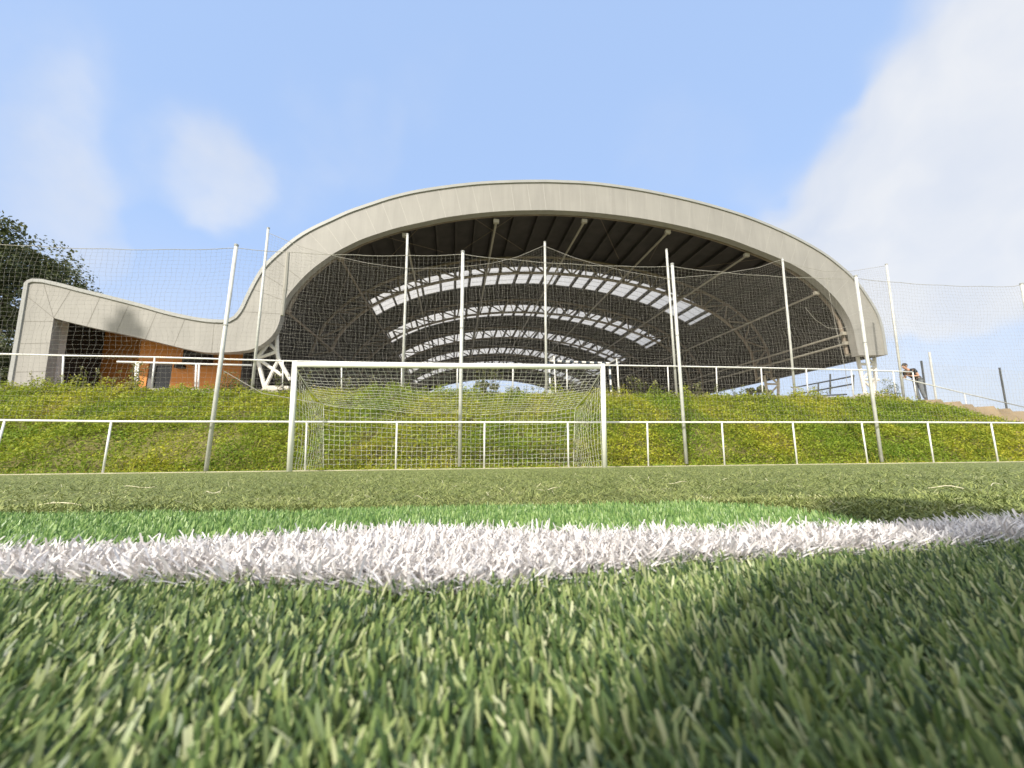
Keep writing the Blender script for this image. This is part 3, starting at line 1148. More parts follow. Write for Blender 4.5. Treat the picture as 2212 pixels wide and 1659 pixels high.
slab(g, p0[0], p1[0], p0[1], p1[1], T_W - 0.25, T_W - 0.005)
g.build('wall_lamp', M['dark_wall'], hall)
g = MB()
ja, jb = prof(107, 945), prof(131, 778)
tt = 0.45
pa, pb = back(112, 945, tt), back(139, 776, tt)
qa, qb = back(127.5, 945, tt), back(151, 778, tt)
g.box8([H(pa[0], zb, tt), H(qa[0], zb, tt), H(qa[0], zb, tt + 0.3), H(pa[0], zb, tt + 0.3), H(pb[0], pb[1] + 0.2, tt), H(qb[0], qb[1] + 0.2, tt), H(qb[0], qb[1] + 0.2, tt + 0.3), H(pb[0], pb[1] + 0.2, tt + 0.3)])
g.build('pillar', M['pillar'], hall)

# ------------------------------------------------------------------ handrails
TUBE = 0.021


def handrail(name, label, posts, toprail, r=TUBE, group=None, m=M['white_tube'], mid=None):
    root = empty(name, tuple(posts[0][0]))
    tag(root, label, 'handrail', group)
    g = MB()
    g.tube(toprail, r, 8)
    g.build('rail', m, root, True)
    for a, b in posts:
        g = MB()
        g.tube([a, b], r * 0.9, 8)
        g.build('post', m, root, True)
    return root


pl = [((-25, 1158), (12, 1026)), ((251, 1153), (272, 1029)), ((745, 1149), (749, 1030)), ((966, 1150), (969, 1031)), ((1182, 1145), (1183, 1031)), ((1388, 1143), (1386, 1031)),
      ((1583, 1139), (1580, 1031)), ((1769, 1135), (1762, 1031)), ((1946, 1132), (1935, 1031)), ((2118, 1129), (2103, 1031)), ((2279, 1127), (2264, 1031)), ((2436, 1125), (2419, 1032))]
posts = []
for a, b in pl:
    p, q = at(*a, RA, RB), at(*b, RA, RB)
    p[2] = -0.03
    posts.append((p, q))
dl = posts[0][1] - posts[1][1]
dr_ = posts[-1][1] - posts[-2][1]
top = [posts[0][1] + dl * 1.6, posts[0][1]] + [b for a, b in posts[1:]] + [posts[-1][1] + dr_ * 1.2, posts[-1][1] + dr_ * 2.4]
for e_ in (posts[0][1] + dl, posts[-1][1] + dr_):
    posts.append((np.array([e_[0], e_[1], -0.03]), e_))
handrail('handrail', 'white tubular handrail along the foot of the weedy bank, running behind the goal', posts, top)

ul = [((-60, 944), (-50, 863)), ((152, 947), (155, 868)), ((370, 950), (378, 872)), ((690, 956), (691, 881)), ((834, 957), (834, 884)), ((980, 960), (981, 886.5)), ((1116, 960), (1117, 888)), ((1252, 961), (1252.5, 889.5)),
      ((1385, 962), (1383.5, 891)), ((1510, 962), (1508, 892)), ((1633, 963), (1630, 894)), ((1751, 965), (1748.5, 896)), ((1862, 967), (1858, 898)), ((1973, 969), (1968, 900.5)), ((2084, 970), (2078, 903)), ((2188, 973), (2180, 906)), ((2238, 976), (2228, 908))]
posts = []
for a, b in ul:
    p, q = at(*a, EA, EB), at(*b, EA, EB)
    p[2] = EDGE_Z - 0.05
    posts.append((p, q))
handrail('handrail', 'white tubular handrail along the concrete edge of the upper terrace', posts, [b for a, b in posts], r=0.026)
sp_ = []
for a, b in (((2232, 978), (2206, 924)), ((2367, 1027), (2354, 960)), ((2530, 1075), (2510, 996))):
    p, q = at(*a, EA - 0.5, EB), at(*b, EA - 0.5, EB)
    sp_.append((p, q))
handrail('handrail', 'sloping grey handrail going down beside the earth steps', sp_[1:], [sp_[0][1], sp_[1][1], sp_[2][1]], m=M['galv'])
rp = []
for a, b in (((331, 950), (332, 886)), ((337, 950), (338, 886)), ((478, 952), (479, 889)), ((485, 952), (486, 889))):
    p, q = at(*a, EA + 0.75, EB), at(*b, EA + 0.75, EB)
    p[2] = EDGE_Z - 0.05
    rp.append((p, q))
ra, rb_, rc_ = at(286, 883, EA + 0.75, EB), at(482, 888.5, EA + 0.75, EB), at(615, 892, EA + 0.75, EB)
root = handrail('handrail', 'short white double rail standing in front of the orange wall', rp, [ra, rb_, rc_], r=0.03)
# terrace seating rails seen under the right edge of the roof
pp = []
for a, b in (((2026, 962), (2026, 914)), ((1998, 966), (1998, 938)),):
    p, q = at(*a, 20.5, 0.14), at(*b, 20.5, 0.14)
    pp.append((p, q))
root = empty('barrier_rail', tuple(pp[0][0]))
tag(root, 'dark three bar barrier seen in the gap under the right edge of the roof', 'barrier')
for (a, b) in (((1935, 947), (2085, 918)), ((1940, 963), (2080, 938)), ((1975, 967), (2066, 963))):
    g = MB()
    d0, d1 = at(*a, 28, 0.14), at(*b, 20.0, 0.14)
    g.tube([d0, d1], 0.045, 6)
    g.build('rail', M['dark_post'], root)
for a, b, yy in (((2027, 962), (2027, 913), 22.8), ((1998, 962), (1998, 934), 24.6), ((2083, 955), (2083, 915), 20.3)):
    g = MB()
    g.tube([at(*a, yy, 0.14), at(*b, yy, 0.14)], 0.05, 6)
    g.build('post', M['dark_post'], root)

# ------------------------------------------------------------------ poles and nets
POLES_N = [((-120, 1172), (-70, 584), 'grey net pole outside the left end of the lower handrail'),
           ((503, 1150), (577, 600), 'grey net pole rooted at the turf edge left of the goal'),
           ((1122, 1137), (1130, 616), 'grey net pole standing behind the middle of the goal'),
           ((1676, 1132), (1641, 646), 'grey net pole rooted at the turf edge first to the right of the goal'),
           ((2153, 1128), (2089, 675), 'grey net pole rooted at the turf edge in front of the right roof support'),
           ((2566, 1122), (2494, 694), 'grey net pole cut off by the right edge of the picture')]
POLES_F = [((616, 948), (655, 558), 'taller net pole on the terrace edge beside the left lattice column'),
           ((982, 960), (995, 573), 'taller net pole on the terrace edge behind the left half of the goal'),
           ((1334, 962), (1330, 592), 'taller net pole on the terrace edge behind the right half of the goal'),
           ((1652, 964), (1627, 610), 'taller net pole on the terrace edge close beside a lower one, right of the goal'),
           ((1941, 966), (1910, 632), 'taller net pole on the terrace edge rising to the roof fascia on the right'),
           ((2207, 974), (2164, 646), 'taller net pole on the terrace edge beside the leaning man')]
NA = RA + 0.16
FAR_A = EA + 0.10


def net_pole(a, b, pa, pb_, label, r, zmin, group):
    p, q = at(*a, pa, pb_), at(*b, pa, pb_)
    p[2] = min(p[2], zmin)
    root = empty('net_pole', tuple(p))
    tag(root, label, 'net pole', group)
    g = MB()
    g.tube([p, p * 0.55 + q * 0.45, q], [r, r, r * 0.92], 12)
    g.build('pole', M['galv'], root, True)
    g = MB()
    up_ = (q - p) / np.linalg.norm(q - p)
    g.tube([q - up_ * 0.01, q + up_ * 0.03], r * 1.08, 12)
    g.build('cap', M['coping'], root)
    if zmin < 0.3:
        g = MB()
        m_ = p + (q - p) * 0.62
        g.tube([m_, m_ + up_ * 0.02], r * 1.15, 12)
        g.build('collar', M['coping'], root)
    return p, q


near_tops, far_tops = [], []
for a, b, l in POLES_N:
    near_tops.append(net_pole(a, b, NA, RB, l, 0.042, 0.05, 'net poles along the lower handrail'))
for a, b, l in POLES_F:
    far_tops.append(net_pole(a, b, FAR_A, EB, l, 0.044, EDGE_Z - 0.05, 'net poles along the terrace edge'))


def ball_net(name, label, path, plane_b, zbot, cell, r, rope_r, seed):
    """path: top line as world points; the net hangs from it to zbot(x)."""
    P = np.array(path)
    d = np.concatenate([[0], np.cumsum(np.linalg.norm(np.diff(P, axis=0), axis=1))])
    nv = int(d[-1] / cell)
    u = np.linspace(0, d[-1], nv)
    T = np.stack([np.interp(u, d, P[:, k]) for k in range(3)], -1)
    nh = int((T[:, 2].max() - zbot) / cell)
    k = np.arange(nh)[None, :]
    base = T[:, None, :].repeat(nh, 1)
    # a thread row keeps its distance from the bottom, pulled up a little toward the poles
    Ht = (T[:, 2] - zbot)[:, None]
    base[:, :, 2] = T[:, 2][:, None] - Ht * (k / (nh - 1)) ** 1.04
    nrm = np.array([-math.sin(math.atan(plane_b)), math.cos(math.atan(plane_b)), 0])
    ex = np.array([math.cos(math.atan(plane_b)), math.sin(math.atan(plane_b)), 0])
    w1 = fbm(u[:, None] * 0.9 + k * 0.02, k * 0.12 + u[:, None] * 0.05, seed) - 0.5
    w2 = fbm(u[:, None] * 1.6 + 31, k * 0.22 + 7, seed + 9) - 0.5
    w3 = rng.normal(0, 0.006, (nv, nh))
    side = np.sin(np.pi * k / (nh - 1))
    base += (w1 * 0.35 * side)[:, :, None] * nrm
    base += ((w2 * 0.22 * side) + w3)[:, :, None] * ex
    base[:, :, 2] += (w1 * 0.10 * side) + rng.normal(0, 0.004, (nv, nh))
    a = threads(base, r, ex, nrm)
    b = threads(base.transpose(1, 0, 2), r, np.array([0, 0, 1.0]), nrm)
    v, f = join_np([a, b])
    root = empty(name, tuple(P[0]))
    tag(root, label, 'net')
    np_mesh('mesh', v, f, M['ball_net'], root)
    g = MB()
    g.tube([p for p in T[::2]], rope_r, 5)
    g.build('rope', M['ball_net'], root)
    return root


def droop(a, b, n_, s):
    return [a * (1 - t) + b * t - np.array([0, 0, s * 4 * t * (1 - t) + 0.02 * abs(math.sin(t * n_ * 1.6))]) for t in np.linspace(0, 1, n_ * 3, endpoint=False)]


path = []
for (p, q), (p2, q2) in zip(near_tops[:-1], near_tops[1:]):
    path += droop(q - np.array([0, 0, 0.05]), q2 - np.array([0, 0, 0.05]), 8, 0.09)
path.append(near_tops[-1][1])
ball_net('ball_net', 'pale ball stop net hung between the lower net poles above the goal', path, RB, 1.02, 0.104, 0.0015, 0.007, 40)
fp = [(658, 570), (740, 604), (820, 626), (900, 643), (987, 655), (1100, 655), (1200, 643), (1262, 628), (1328, 600), (1350, 609), (1395, 627), (1440, 641), (1526, 662), (1625, 680),
      (1648, 679), (1757, 669), (1850, 654), (1906, 634), (1945, 648), (2010, 662), (2080, 662), (2162, 649)]
path = [at(*q, FAR_A - 0.06, EB) for q in fp]
ball_net('ball_net', 'sagging ball stop net hung between the taller poles on the terrace edge', path, EB, EDGE_Z + 0.05, 0.106, 0.0018, 0.008, 70)
# gathered fold of net hanging near the left pole
g = MB()
a, b = at(703, 617, NA, RB), at(689, 770, NA, RB)
g.tube([a, a * 0.5 + b * 0.5 + np.array([0.01, 0, 0]), b], [0.04, 0.046, 0.035], 7)
tag(g.build('net_fold', M['ball_net']), 'gathered vertical fold of net hanging in front of the left curve of the fascia', 'net')
# slack cords
for pts, lab, r, pa in (([(783, 985), (640, 960), (545, 905)], 'thin cord tying the goal net back to the left net pole', 0.006, NA - 0.1),
                        ([(2016, 672), (2035, 770), (2063, 900), (2070, 950)], 'thin hanging cord in front of the right end of the hall', 0.008, FAR_A),
                        ([(1965, 750), (1990, 780), (2020, 800), (2050, 803), (2066, 798)], 'slack loop of cord in the net by the right roof support', 0.009, FAR_A)):
    g = MB()
    P = [at(*q, pa + 0.02 * i, EB) for i, q in enumerate(pts)]
    g.tube(P, r, 5)
    tag(g.build('cord', M['ball_net']), lab, 'cord')

# ------------------------------------------------------------------ football goal
GA, GB = 8.285, 0.0803
gl0, gl1 = at(706.5, 1149, GA, GB), at(720, 890, GA, GB)
gr0, gr1 = at(1476.5, 1141, GA, GB), at(1471.5, 895, GA, GB)
gl0[2] = gr0[2] = -0.01
goal = empty('football_goal', tuple((gl0 + gr0) / 2))
tag(goal, 'white football goal with a sagging white net, standing in front of the weedy bank', 'goal')
PR_ = 0.050
for a, b in ((gl0, gl1), (gr0, gr1)):
    g = MB()
    g.tube([a, b + (b - a) / np.linalg.norm(b - a) * 0.052], PR_, 16)
    g.build('post', M['goal'], goal, True)
g = MB()
gd = (gr1 - gl1) / np.linalg.norm(gr1 - gl1)
midp = (gl1 + gr1) / 2 - np.array([0, 0, 0.012])
g.tube([gl1 + gd * PR_ * 0.9, midp, gr1 - gd * PR_ * 0.9], 0.05, 16)
g.build('crossbar', M['goal'], goal, True)
gn = np.array([-gd[1], gd[0], 0])
gn /= np.linalg.norm(gn)
gw = np.linalg.norm(gr1 - gl1)
NCOL, NROW = 52, 29
DEP, ZT = 1.55, 1.46
lens_ = (1.75, 1.45)
# left knot and right corner of the sag line
KL = at(790, 988, GA + 1.35, GB)
KR = at(1404, 997, GA + 1.62, GB)
BL = at(790, 1141, GA + 1.45, GB)
BR = at(1400, 1139, GA + 1.75, GB)
BL[2] = BR[2] = 0.02
uu = np.linspace(0, 1, NCOL)
G_ = np.zeros((NCOL, NROW, 3))
n1 = 16
for i, u in enumerate(uu):
    topp = gl1 * (1 - u) + gr1 * u - np.array([0, 0, 0.045]) + gn * 0.03
    e_ = u * (1 - 0.0)
    mid_ = KL * (1 - u) + KR * u - np.array([0, 0, 0.17 * math.sin(math.pi * u) + 0.02 * math.sin(u * 23)])
    bot_ = BL * (1 - u) + BR * u + gn * 0.06 * math.sin(u * 9)
    for j in range(NROW):
        if j < n1:
            t = j / (n1 - 1)
            p = topp * (1 - t) + mid_ * t
            p = p - np.array([0, 0, (0.07 + 0.03 * math.sin(u * 17)) * math.sin(math.pi * t) ** 1.0 * (0.55 + 0.45 * math.sin(math.pi * u))])
        else:
            t = (j - n1 + 1) / (NROW - n1)
            p = mid_ * (1 - t) + bot_ * t
            p = p + gn * (0.12 * math.sin(math.pi * t) * math.sin(math.pi * u) + 0.02 * math.sin(u * 31 + t * 4))
        G_[i, j] = p
G_ += rng.normal(0, 0.006, G_.shape)
parts = [threads(G_, 0.0033, np.array([1.0, 0, 0]), np.array([0, 0.7, 0.7])), threads(G_.transpose(1, 0, 2), 0.0033, np.array([0, 0, 1.0]), gn)]
for (p0, p1, kk, bb, sgn) in ((gl0, gl1, KL, BL, 1), (gr0, gr1, KR, BR, -1)):
    ns, nr = 15, 17
    S_ = np.zeros((ns, nr, 3))
    for i in range(ns):
        u = i / (ns - 1)
        tt_ = p1 * (1 - u) + kk * u - np.array([0, 0, 0.05 + 0.14 * math.sin(math.pi * u)])
        bt_ = p0 * (1 - u) + bb * u
        bt_[2] = 0.02
        for j in range(nr):
            t = j / (nr - 1)
            p = tt_ * (1 - t) + bt_ * t
            p = p + gd * sgn * (0.10 * math.sin(math.pi * t) * math.sin(math.pi * u))
            S_[i, j] = p
    S_ += rng.normal(0, 0.006, S_.shape)
    parts += [threads(S_, 0.0033, np.array([1.0, 0, 0]), np.array([0, 1.0, 0])), threads(S_.transpose(1, 0, 2), 0.0024, np.array([0, 0, 1.0]), gd)]
v, f = join_np(parts)
np_mesh('net', v, f, M['goal_net'], goal)
g = MB()
for kk, p1, bb in ((KL, gl1, BL), (KR, gr1, BR)):
    g.tube([p1 - np.array([0, 0, 0.05]), p1 * 0.5 + kk * 0.5 - np.array([0, 0, 0.10]), kk], 0.007, 5)
    g.tube([kk, kk * 0.4 + bb * 0.6, bb], 0.0042, 5)
g.tube([G_[i, n1 - 1] for i in range(NCOL)], 0.004, 5)
g.build('net_rope', M['goal_net'], goal)

# indoor goal on the court
fg_y = 20.3
ca, cb = at(1341, 881, fg_y, 0.149), at(1488, 887, fg_y, 0.149)
root = empty('handball_goal', (float(ca[0]), float(ca[1]), EDGE_Z))
tag(root, 'small white court goal with dark bands, standing under the roof behind the terrace rail', 'goal')


def banded(a, b, r, nb):
    g = MB()
    for i in range(nb):
        p, q = a + (b - a) * i / nb, a + (b - a) * (i + 1) / nb
        g.tube([p, q], r, 8, i % 2)
    return g


L0, R0 = ca.copy(), cb.copy()
L0[2] = R0[2] = EDGE_Z - 0.04
banded(ca, cb, 0.055, 15).build('crossbar', [M['goal'], M['black_stripe']], root)
banded(L0, ca - np.array([0, 0, 0.056]), 0.05, 10).build('post', [M['goal'], M['black_stripe']], root)
banded(R0, cb - np.array([0, 0, 0.056]), 0.05, 10).build('post', [M['goal'], M['black_stripe']], root)
for c_, b_ in ((ca, L0), (cb, R0)):
    g = MB()
    kx = c_ + np.array([0.15, -0.9, 0.02])
    g.tube([c_, kx, np.array([kx[0] + 0.05, kx[1], EDGE_Z - 0.04])], 0.03, 6)
    g.build('back_frame', M['goal'], root)


# ------------------------------------------------------------------ plants
def leaf_quads(C, size, up_bias=0.6, aspect=0.62):
    """Leaf-sized quads round the centres C (N,3)."""
    n = len(C)
    nr = rng.normal(0, 1, (n, 3))
    nr[:, 2] = np.abs(nr[:, 2]) + up_bias
    nr /= np.linalg.norm(nr, axis=1)[:, None]
    t = rng.normal(0, 1, (n, 3))
    t -= nr * (t * nr).sum(1)[:, None]
    t /= np.linalg.norm(t, axis=1)[:, None]
    b = np.cross(nr, t)
    s = np.asarray(size)[:, None] * 0.5
    V = np.stack([C - t * s, C + b * s * aspect, C + t * s, C - b * s * aspect], 1).reshape(-1, 3)
    F = np.arange(n * 4).reshape(-1, 4)
    return V, F


m_weed = mat_ramp('weed_leaf', [(0.0, (0.08, 0.14, 0.020)), (0.3, (0.22, 0.29, 0.034)), (0.6, (0.40, 0.43, 0.045)), (0.88, (0.54, 0.51, 0.055)), (0.95, (0.36, 0.28, 0.09)), (1.0, (0.46, 0.36, 0.17))],
                  rough=0.6, spec=0.25, translucent=0.38, patch=(0.45, (0.17, 0.30, 0.035), 0.6))
m_flower = mat('yellow_flower', (0.62, 0.50, 0.03), 0.6, translucent=0.2)
m_tree = mat_ramp('tree_leaf', [(0.0, (0.024, 0.036, 0.010)), (0.5, (0.075, 0.092, 0.028)), (0.85, (0.145, 0.155, 0.056)), (1.0, (0.26, 0.26, 0.14))], rough=0.5, spec=0.35, translucent=0.2)
m_stem = mat_ramp('stem_leaf', [(0.0, (0.05, 0.07, 0.02)), (0.6, (0.12, 0.15, 0.04)), (0.85, (0.22, 0.22, 0.06)), (1.0, (0.55, 0.52, 0.30))], rough=0.6, spec=0.25, translucent=0.25)

NWD = 330000
wx_ = rng.uniform(-16, 23.5, NWD)
ww_ = rng.beta(1.05, 1.0, NWD)
dens = fbm(wx_ * 0.55, ww_ * 3.2, 51)
keep = rng.uniform(0, 1, NWD) < np.clip((dens - 0.20) * 4.5, 0.4, 1)
keep &= ~((wx_ > 14.9 + (1 - ww_) * 7.5 + 0.6 * np.sin(ww_ * 17)) & (rng.uniform(0, 1, NWD) < 0.985))
keep &= ~((ww_ < FLAT) & (rng.uniform(0, 1, NWD) < 0.72))
wx_, ww_ = wx_[keep], ww_[keep]
tuf = fbm(wx_ * 2.6, ww_ * 11, 61)
hgt = np.abs(rng.normal(0, 1, len(wx_))) * 0.055 + np.clip(tuf - 0.35, 0, 1) * 0.60 * rng.uniform(0, 1, len(wx_)) ** 0.6
hgt *= np.clip((ww_ - FLAT + 0.04) / 0.14, 0.18, 1)
hgt *= 1 + 1.3 * np.clip((ww_ - 0.8) / 0.2, 0, 1) * np.clip(fbm(wx_ * 1.3, ww_ * 0 + 3.3, 77) * 2.6 - 0.9, 0, 1)
C = np.stack([wx_, bank_y(wx_, ww_) - hgt * 0.3, bank_z(wx_, ww_) + hgt], -1)
V, F = leaf_quads(C, rng.uniform(0.035, 0.085, len(C)), 0.5)
big = np.clip(0.5 * rng.uniform(0, 1, len(C)) + 0.75 * (fbm(wx_ * 1.1, ww_ * 5.5, 88) - 0.12) + 0.5 * (hgt - 0.08), 0, 1)
tag(np_mesh('ground_cover', V, F, m_weed, rnd=big), 'dense yellow green weeds covering the sloping bank', 'weeds', kind='stuff')
sel = rng.choice(len(C), 11000, replace=False)
sel = sel[fbm(C[sel, 0] * 0.8, ww_[sel] * 4, 95) > 0.42]
V, F = leaf_quads(C[sel] + np.array([0, -0.03, 0.035]), rng.uniform(0.016, 0.032, len(sel)), 0.8, 0.95)
tag(np_mesh('flowers', V, F, m_flower), 'tiny yellow flowers scattered over the bank', 'flowers', kind='stuff')


# taller grass stalks standing out of the cover
n = 15000
sx = rng.uniform(-16, 20, n)
sw = rng.uniform(0.1, 0.98, n)
ok = (fbm(sx * 0.9, sw * 5, 120) > 0.47) & ~(sx > 14.9 + (1 - sw) * 7.5)
sx, sw = sx[ok], sw[ok]
n = len(sx)
tag(blades(sx, bank_y(sx, sw), bank_z(sx, sw), rng.uniform(0.12, 0.36, n), rng.uniform(0.006, 0.013, n), np.abs(rng.normal(0.35, 0.25, n)), rng.uniform(0, 2 * np.pi, n),
           rng.normal(0.35, 0.3, n), np.clip(rng.uniform(0.1, 1.0, n), 0, 1), 'tall_grass', m_weed), 'taller grass stalks sticking out of the weeds on the bank', 'grass', kind='stuff')


def weed_plant(base, h, ns, seed, label):
    r2 = np.random.default_rng(seed)
    root = empty('weed_plant', tuple(base))
    tag(root, label, 'weed', 'tall weeds along the terrace edge')
    g = MB()
    C_ = []
    for i in range(ns):
        a = r2.uniform(0, 2 * math.pi)
        sp2 = r2.uniform(0.05, 0.32)
        hh = h * r2.uniform(0.55, 1.1)
        b0 = base + np.array([math.cos(a), math.sin(a) * 0.5, 0]) * r2.uniform(0.02, 0.22)
        tip = b0 + np.array([math.cos(a) * sp2, math.sin(a) * sp2 * 0.6, hh])
        mid_ = b0 * 0.45 + tip * 0.55 + r2.normal(0, 0.03, 3)
        g.tube([b0, mid_, tip], [0.006, 0.004, 0.002], 4)
        for t in r2.uniform(0.15, 1.0, 20):
            p = b0 * (1 - t) + tip * t
            C_.append(p + r2.normal(0, 0.035, 3))
        for q in range(10):
            C_.append(tip + r2.normal(0, 0.03, 3))
    g.build('stem', M['bark'], root)
    C_ = np.array(C_)
    V, F = leaf_quads(C_, r2.uniform(0.025, 0.07, len(C_)), 0.1, 0.5)
    np_mesh('foliage', V, F, m_stem, root, rnd=np.clip((C_[:, 2] - base[2]) / h * 0.7 + r2.uniform(-0.2, 0.35, len(C_)), 0, 1))


for i, (su, h, ns, lab) in enumerate((
        (100, 0.55, 6, 'sparse weed at the terrace edge in front of the pale end pillar'),
        (160, 0.5, 6, 'weed by the rail post in front of the dark grille'),
        (205, 0.7, 5, 'tall thin weed in front of the dark grille'),
        (262, 0.5, 5, 'wispy weed before the left end of the orange wall'),
        (325, 0.95, 14, 'tall bushy weed before the double rail post'),
        (545, 0.75, 16, 'bushy flowering weed at the terrace edge before the orange wall, near the white lattice column'),
        (590, 0.6, 12, 'weed at the foot of the taller pole beside the left lattice column'),
        (700, 0.75, 14, 'white flowering weed beside the left goal post'),
        (740, 0.8, 14, 'dark green weed just inside the left goal post'),
        (840, 0.55, 8, 'weed behind the left part of the goal net'),
        (910, 0.65, 9, 'yellowish weed behind the goal net left of the centre'),
        (1190, 1.0, 22, 'tallest bushy weed on the terrace edge, in front of the far opening'),
        (1260, 0.45, 10, 'weed tuft just right of the bushy weed in the far opening'),
        (1300, 0.45, 5, 'thin weed at the right end of the far opening'),
        (1410, 0.6, 9, 'brownish weed behind the right part of the goal net'),
        (1555, 0.75, 13, 'dark weed at the terrace edge right of the court goal'),
        (1590, 0.6, 9, 'second dark weed right of the court goal, beside a thin rail post'),
        (1690, 0.6, 10, 'weed on the terrace edge just right of the paired poles'),
        (1730, 0.55, 9, 'flowering weed left of the inner lattice leg on the right'),
        (1810, 0.5, 12, 'low flowering weed at the foot of the inner lattice leg on the right'),
        (2000, 0.55, 7, 'bare twiggy weed under the right edge of the roof'),
        (2180, 0.85, 16, 'pale twiggy weed at the terrace edge beside the leaning man'),
        (2150, 0.5, 8, 'short pale weed right of the right roof support'))):
    b = at(su, 955, EA - 0.28, EB)
    b[2] = float(bank_z(np.array(b[0]), np.array(0.93))) + 0.02
    weed_plant(b, h, ns, 300 + i, lab)


def tree(name, label, cat, base, crown_c, rad, nleaf, lsize, seed, squash=0.85, group=None, nclump=60):
    r2 = np.random.default_rng(seed)
    root = empty(name, tuple(base))
    tag(root, label, cat, group)
    cc_ = np.array(crown_c)
    g = MB()
    mid_ = np.array(base) * 0.5 + cc_ * 0.5 + r2.normal(0, 0.1 * rad / 3, 3)
    g.tube([base, mid_, cc_], [rad * 0.085, rad * 0.06, rad * 0.03], 9)
    cl = []
    while len(cl) < nclump:
        p = r2.uniform(-1, 1, 3)
        q = np.linalg.norm(p)
        if q < 1 and q > 0.35:
            cl.append(cc_ + p * np.array([rad, rad, rad * squash]) * 0.93)
    for c_ in cl[:22]:
        g.tube([mid_ * 0.4 + cc_ * 0.6, (mid_ + cc_) / 2 * 0.35 + c_ * 0.65 + r2.normal(0, 0.15, 3), c_], [rad * 0.025, rad * 0.014, rad * 0.006], 5)
    g.build('trunk', M['bark'], root)
    cl = np.array(cl)
    ci = r2.integers(0, len(cl), nleaf)
    sz = r2.uniform(0.12, 0.30, len(cl)) * rad
    dirs = r2.normal(0, 1, (nleaf, 3))
    dirs /= np.linalg.norm(dirs, axis=1)[:, None]
    C_ = cl[ci] + dirs * (sz[ci] * r2.uniform(0.2, 1, nleaf) ** 0.5)[:, None] * np.array([1, 1, 0.75])
    V, F = leaf_quads(C_, lsize * r2.uniform(0.6, 1.3, nleaf), 0.2, 0.6)
    tone = r2.uniform(0, 1, len(cl))
    np_mesh('crown', V, F, m_tree, root, rnd=np.clip(0.45 * tone[ci] + 0.55 * r2.uniform(0, 1, nleaf), 0, 1))
    return root


c_ = at(-30, 735, 25)
tree('tree', 'large dark green tree rising behind the left end of the hall wing', 'tree', (c_[0], c_[1], 2.3), c_, 5.6, 60000, 0.22, 71, 0.92, nclump=190)
c_ = at(5, 850, 21)
tree('tree', 'lower dark tree beside the left end wall of the wing', 'tree', (c_[0] - 0.6, c_[1], 2.3), (c_[0] - 0.8, c_[1], 4.6), 3.3, 26000, 0.19, 72, 1.0, nclump=80)
c_ = at(1188, 965, 75)
tree('tree', 'round tree seen through the far end opening of the hall', 'tree', (c_[0], c_[1], 2.4), c_, 3.2, 4500, 0.42, 73, 0.85, nclump=40)
c_ = at(1262, 968, 72)
tree('bush', 'small dark bush right of the round tree in the far end opening', 'bush', (c_[0], c_[1], 2.4), c_, 1.9, 1600, 0.4, 74, 0.9, nclump=24)
c_ = at(1850, 964, 45)
tree('bush', 'distant dark shrub low in the gap under the right edge of the roof', 'bush', (c_[0], c_[1], 2.4), c_, 1.5, 1500, 0.3, 75, 0.6, nclump=20)
c_ = at(2390, 1000, 19, 0.14)
tree('bush', 'small dry shrub on top of the earth steps', 'bush', (c_[0], c_[1], c_[2] - 0.3), c_, 0.4, 500, 0.07, 76, 0.5, nclump=16)

# ------------------------------------------------------------------ mesh fence on the right
root = empty('mesh_fence', tuple(at(2262, 977, 17.5, 0.14)))
tag(root, 'fine wire mesh fence on thin dark posts behind the earth steps', 'fence')
fposts = [((2262, 977), (2249, 881)), ((2461, 1021), (2440, 898)), ((2660, 1062), (2630, 916))]
tops = []
for a, b in fposts:
    p, q = at(*a, 17.0, 0.14), at(*b, 17.0, 0.14)
    p[2] -= 0.3
    g = MB()
    g.tube([p, q], 0.04, 8)
    g.build('post', M['dark_post'], root)
    tops.append((p, q))
Gd = []
for (p, q), (p2, q2) in zip(tops[:-1], tops[1:]):
    for t in np.linspace(0, 1, 60, endpoint=False):
        a, b = p * (1 - t) + p2 * t, q * (1 - t) + q2 * t
        Gd.append([a * (1 - s) + b * s for s in np.linspace(0.05, 0.97, 30)])
Gd = np.array(Gd)
v, f = join_np([threads(Gd, 0.0022, np.array([1.0, 0, 0]), np.array([0, 1.0, 0])), threads(Gd.transpose(1, 0, 2), 0.0022, np.array([0, 0, 1.0]), np.array([0, 1.0, 0]))])
np_mesh('wire_mesh', v, f, M['galv'], root)
g = MB()
p, q = at(2285, 978, 17.4, 0.14), at(2268.6, 860, 17.4, 0.14)
p[2] -= 0.3
g.tube([p, q], 0.05, 10)
pole = g.build('fence_post', M['galv'])
tag(pole, 'single grey post taller than the fence, at the head of the earth steps', 'post')


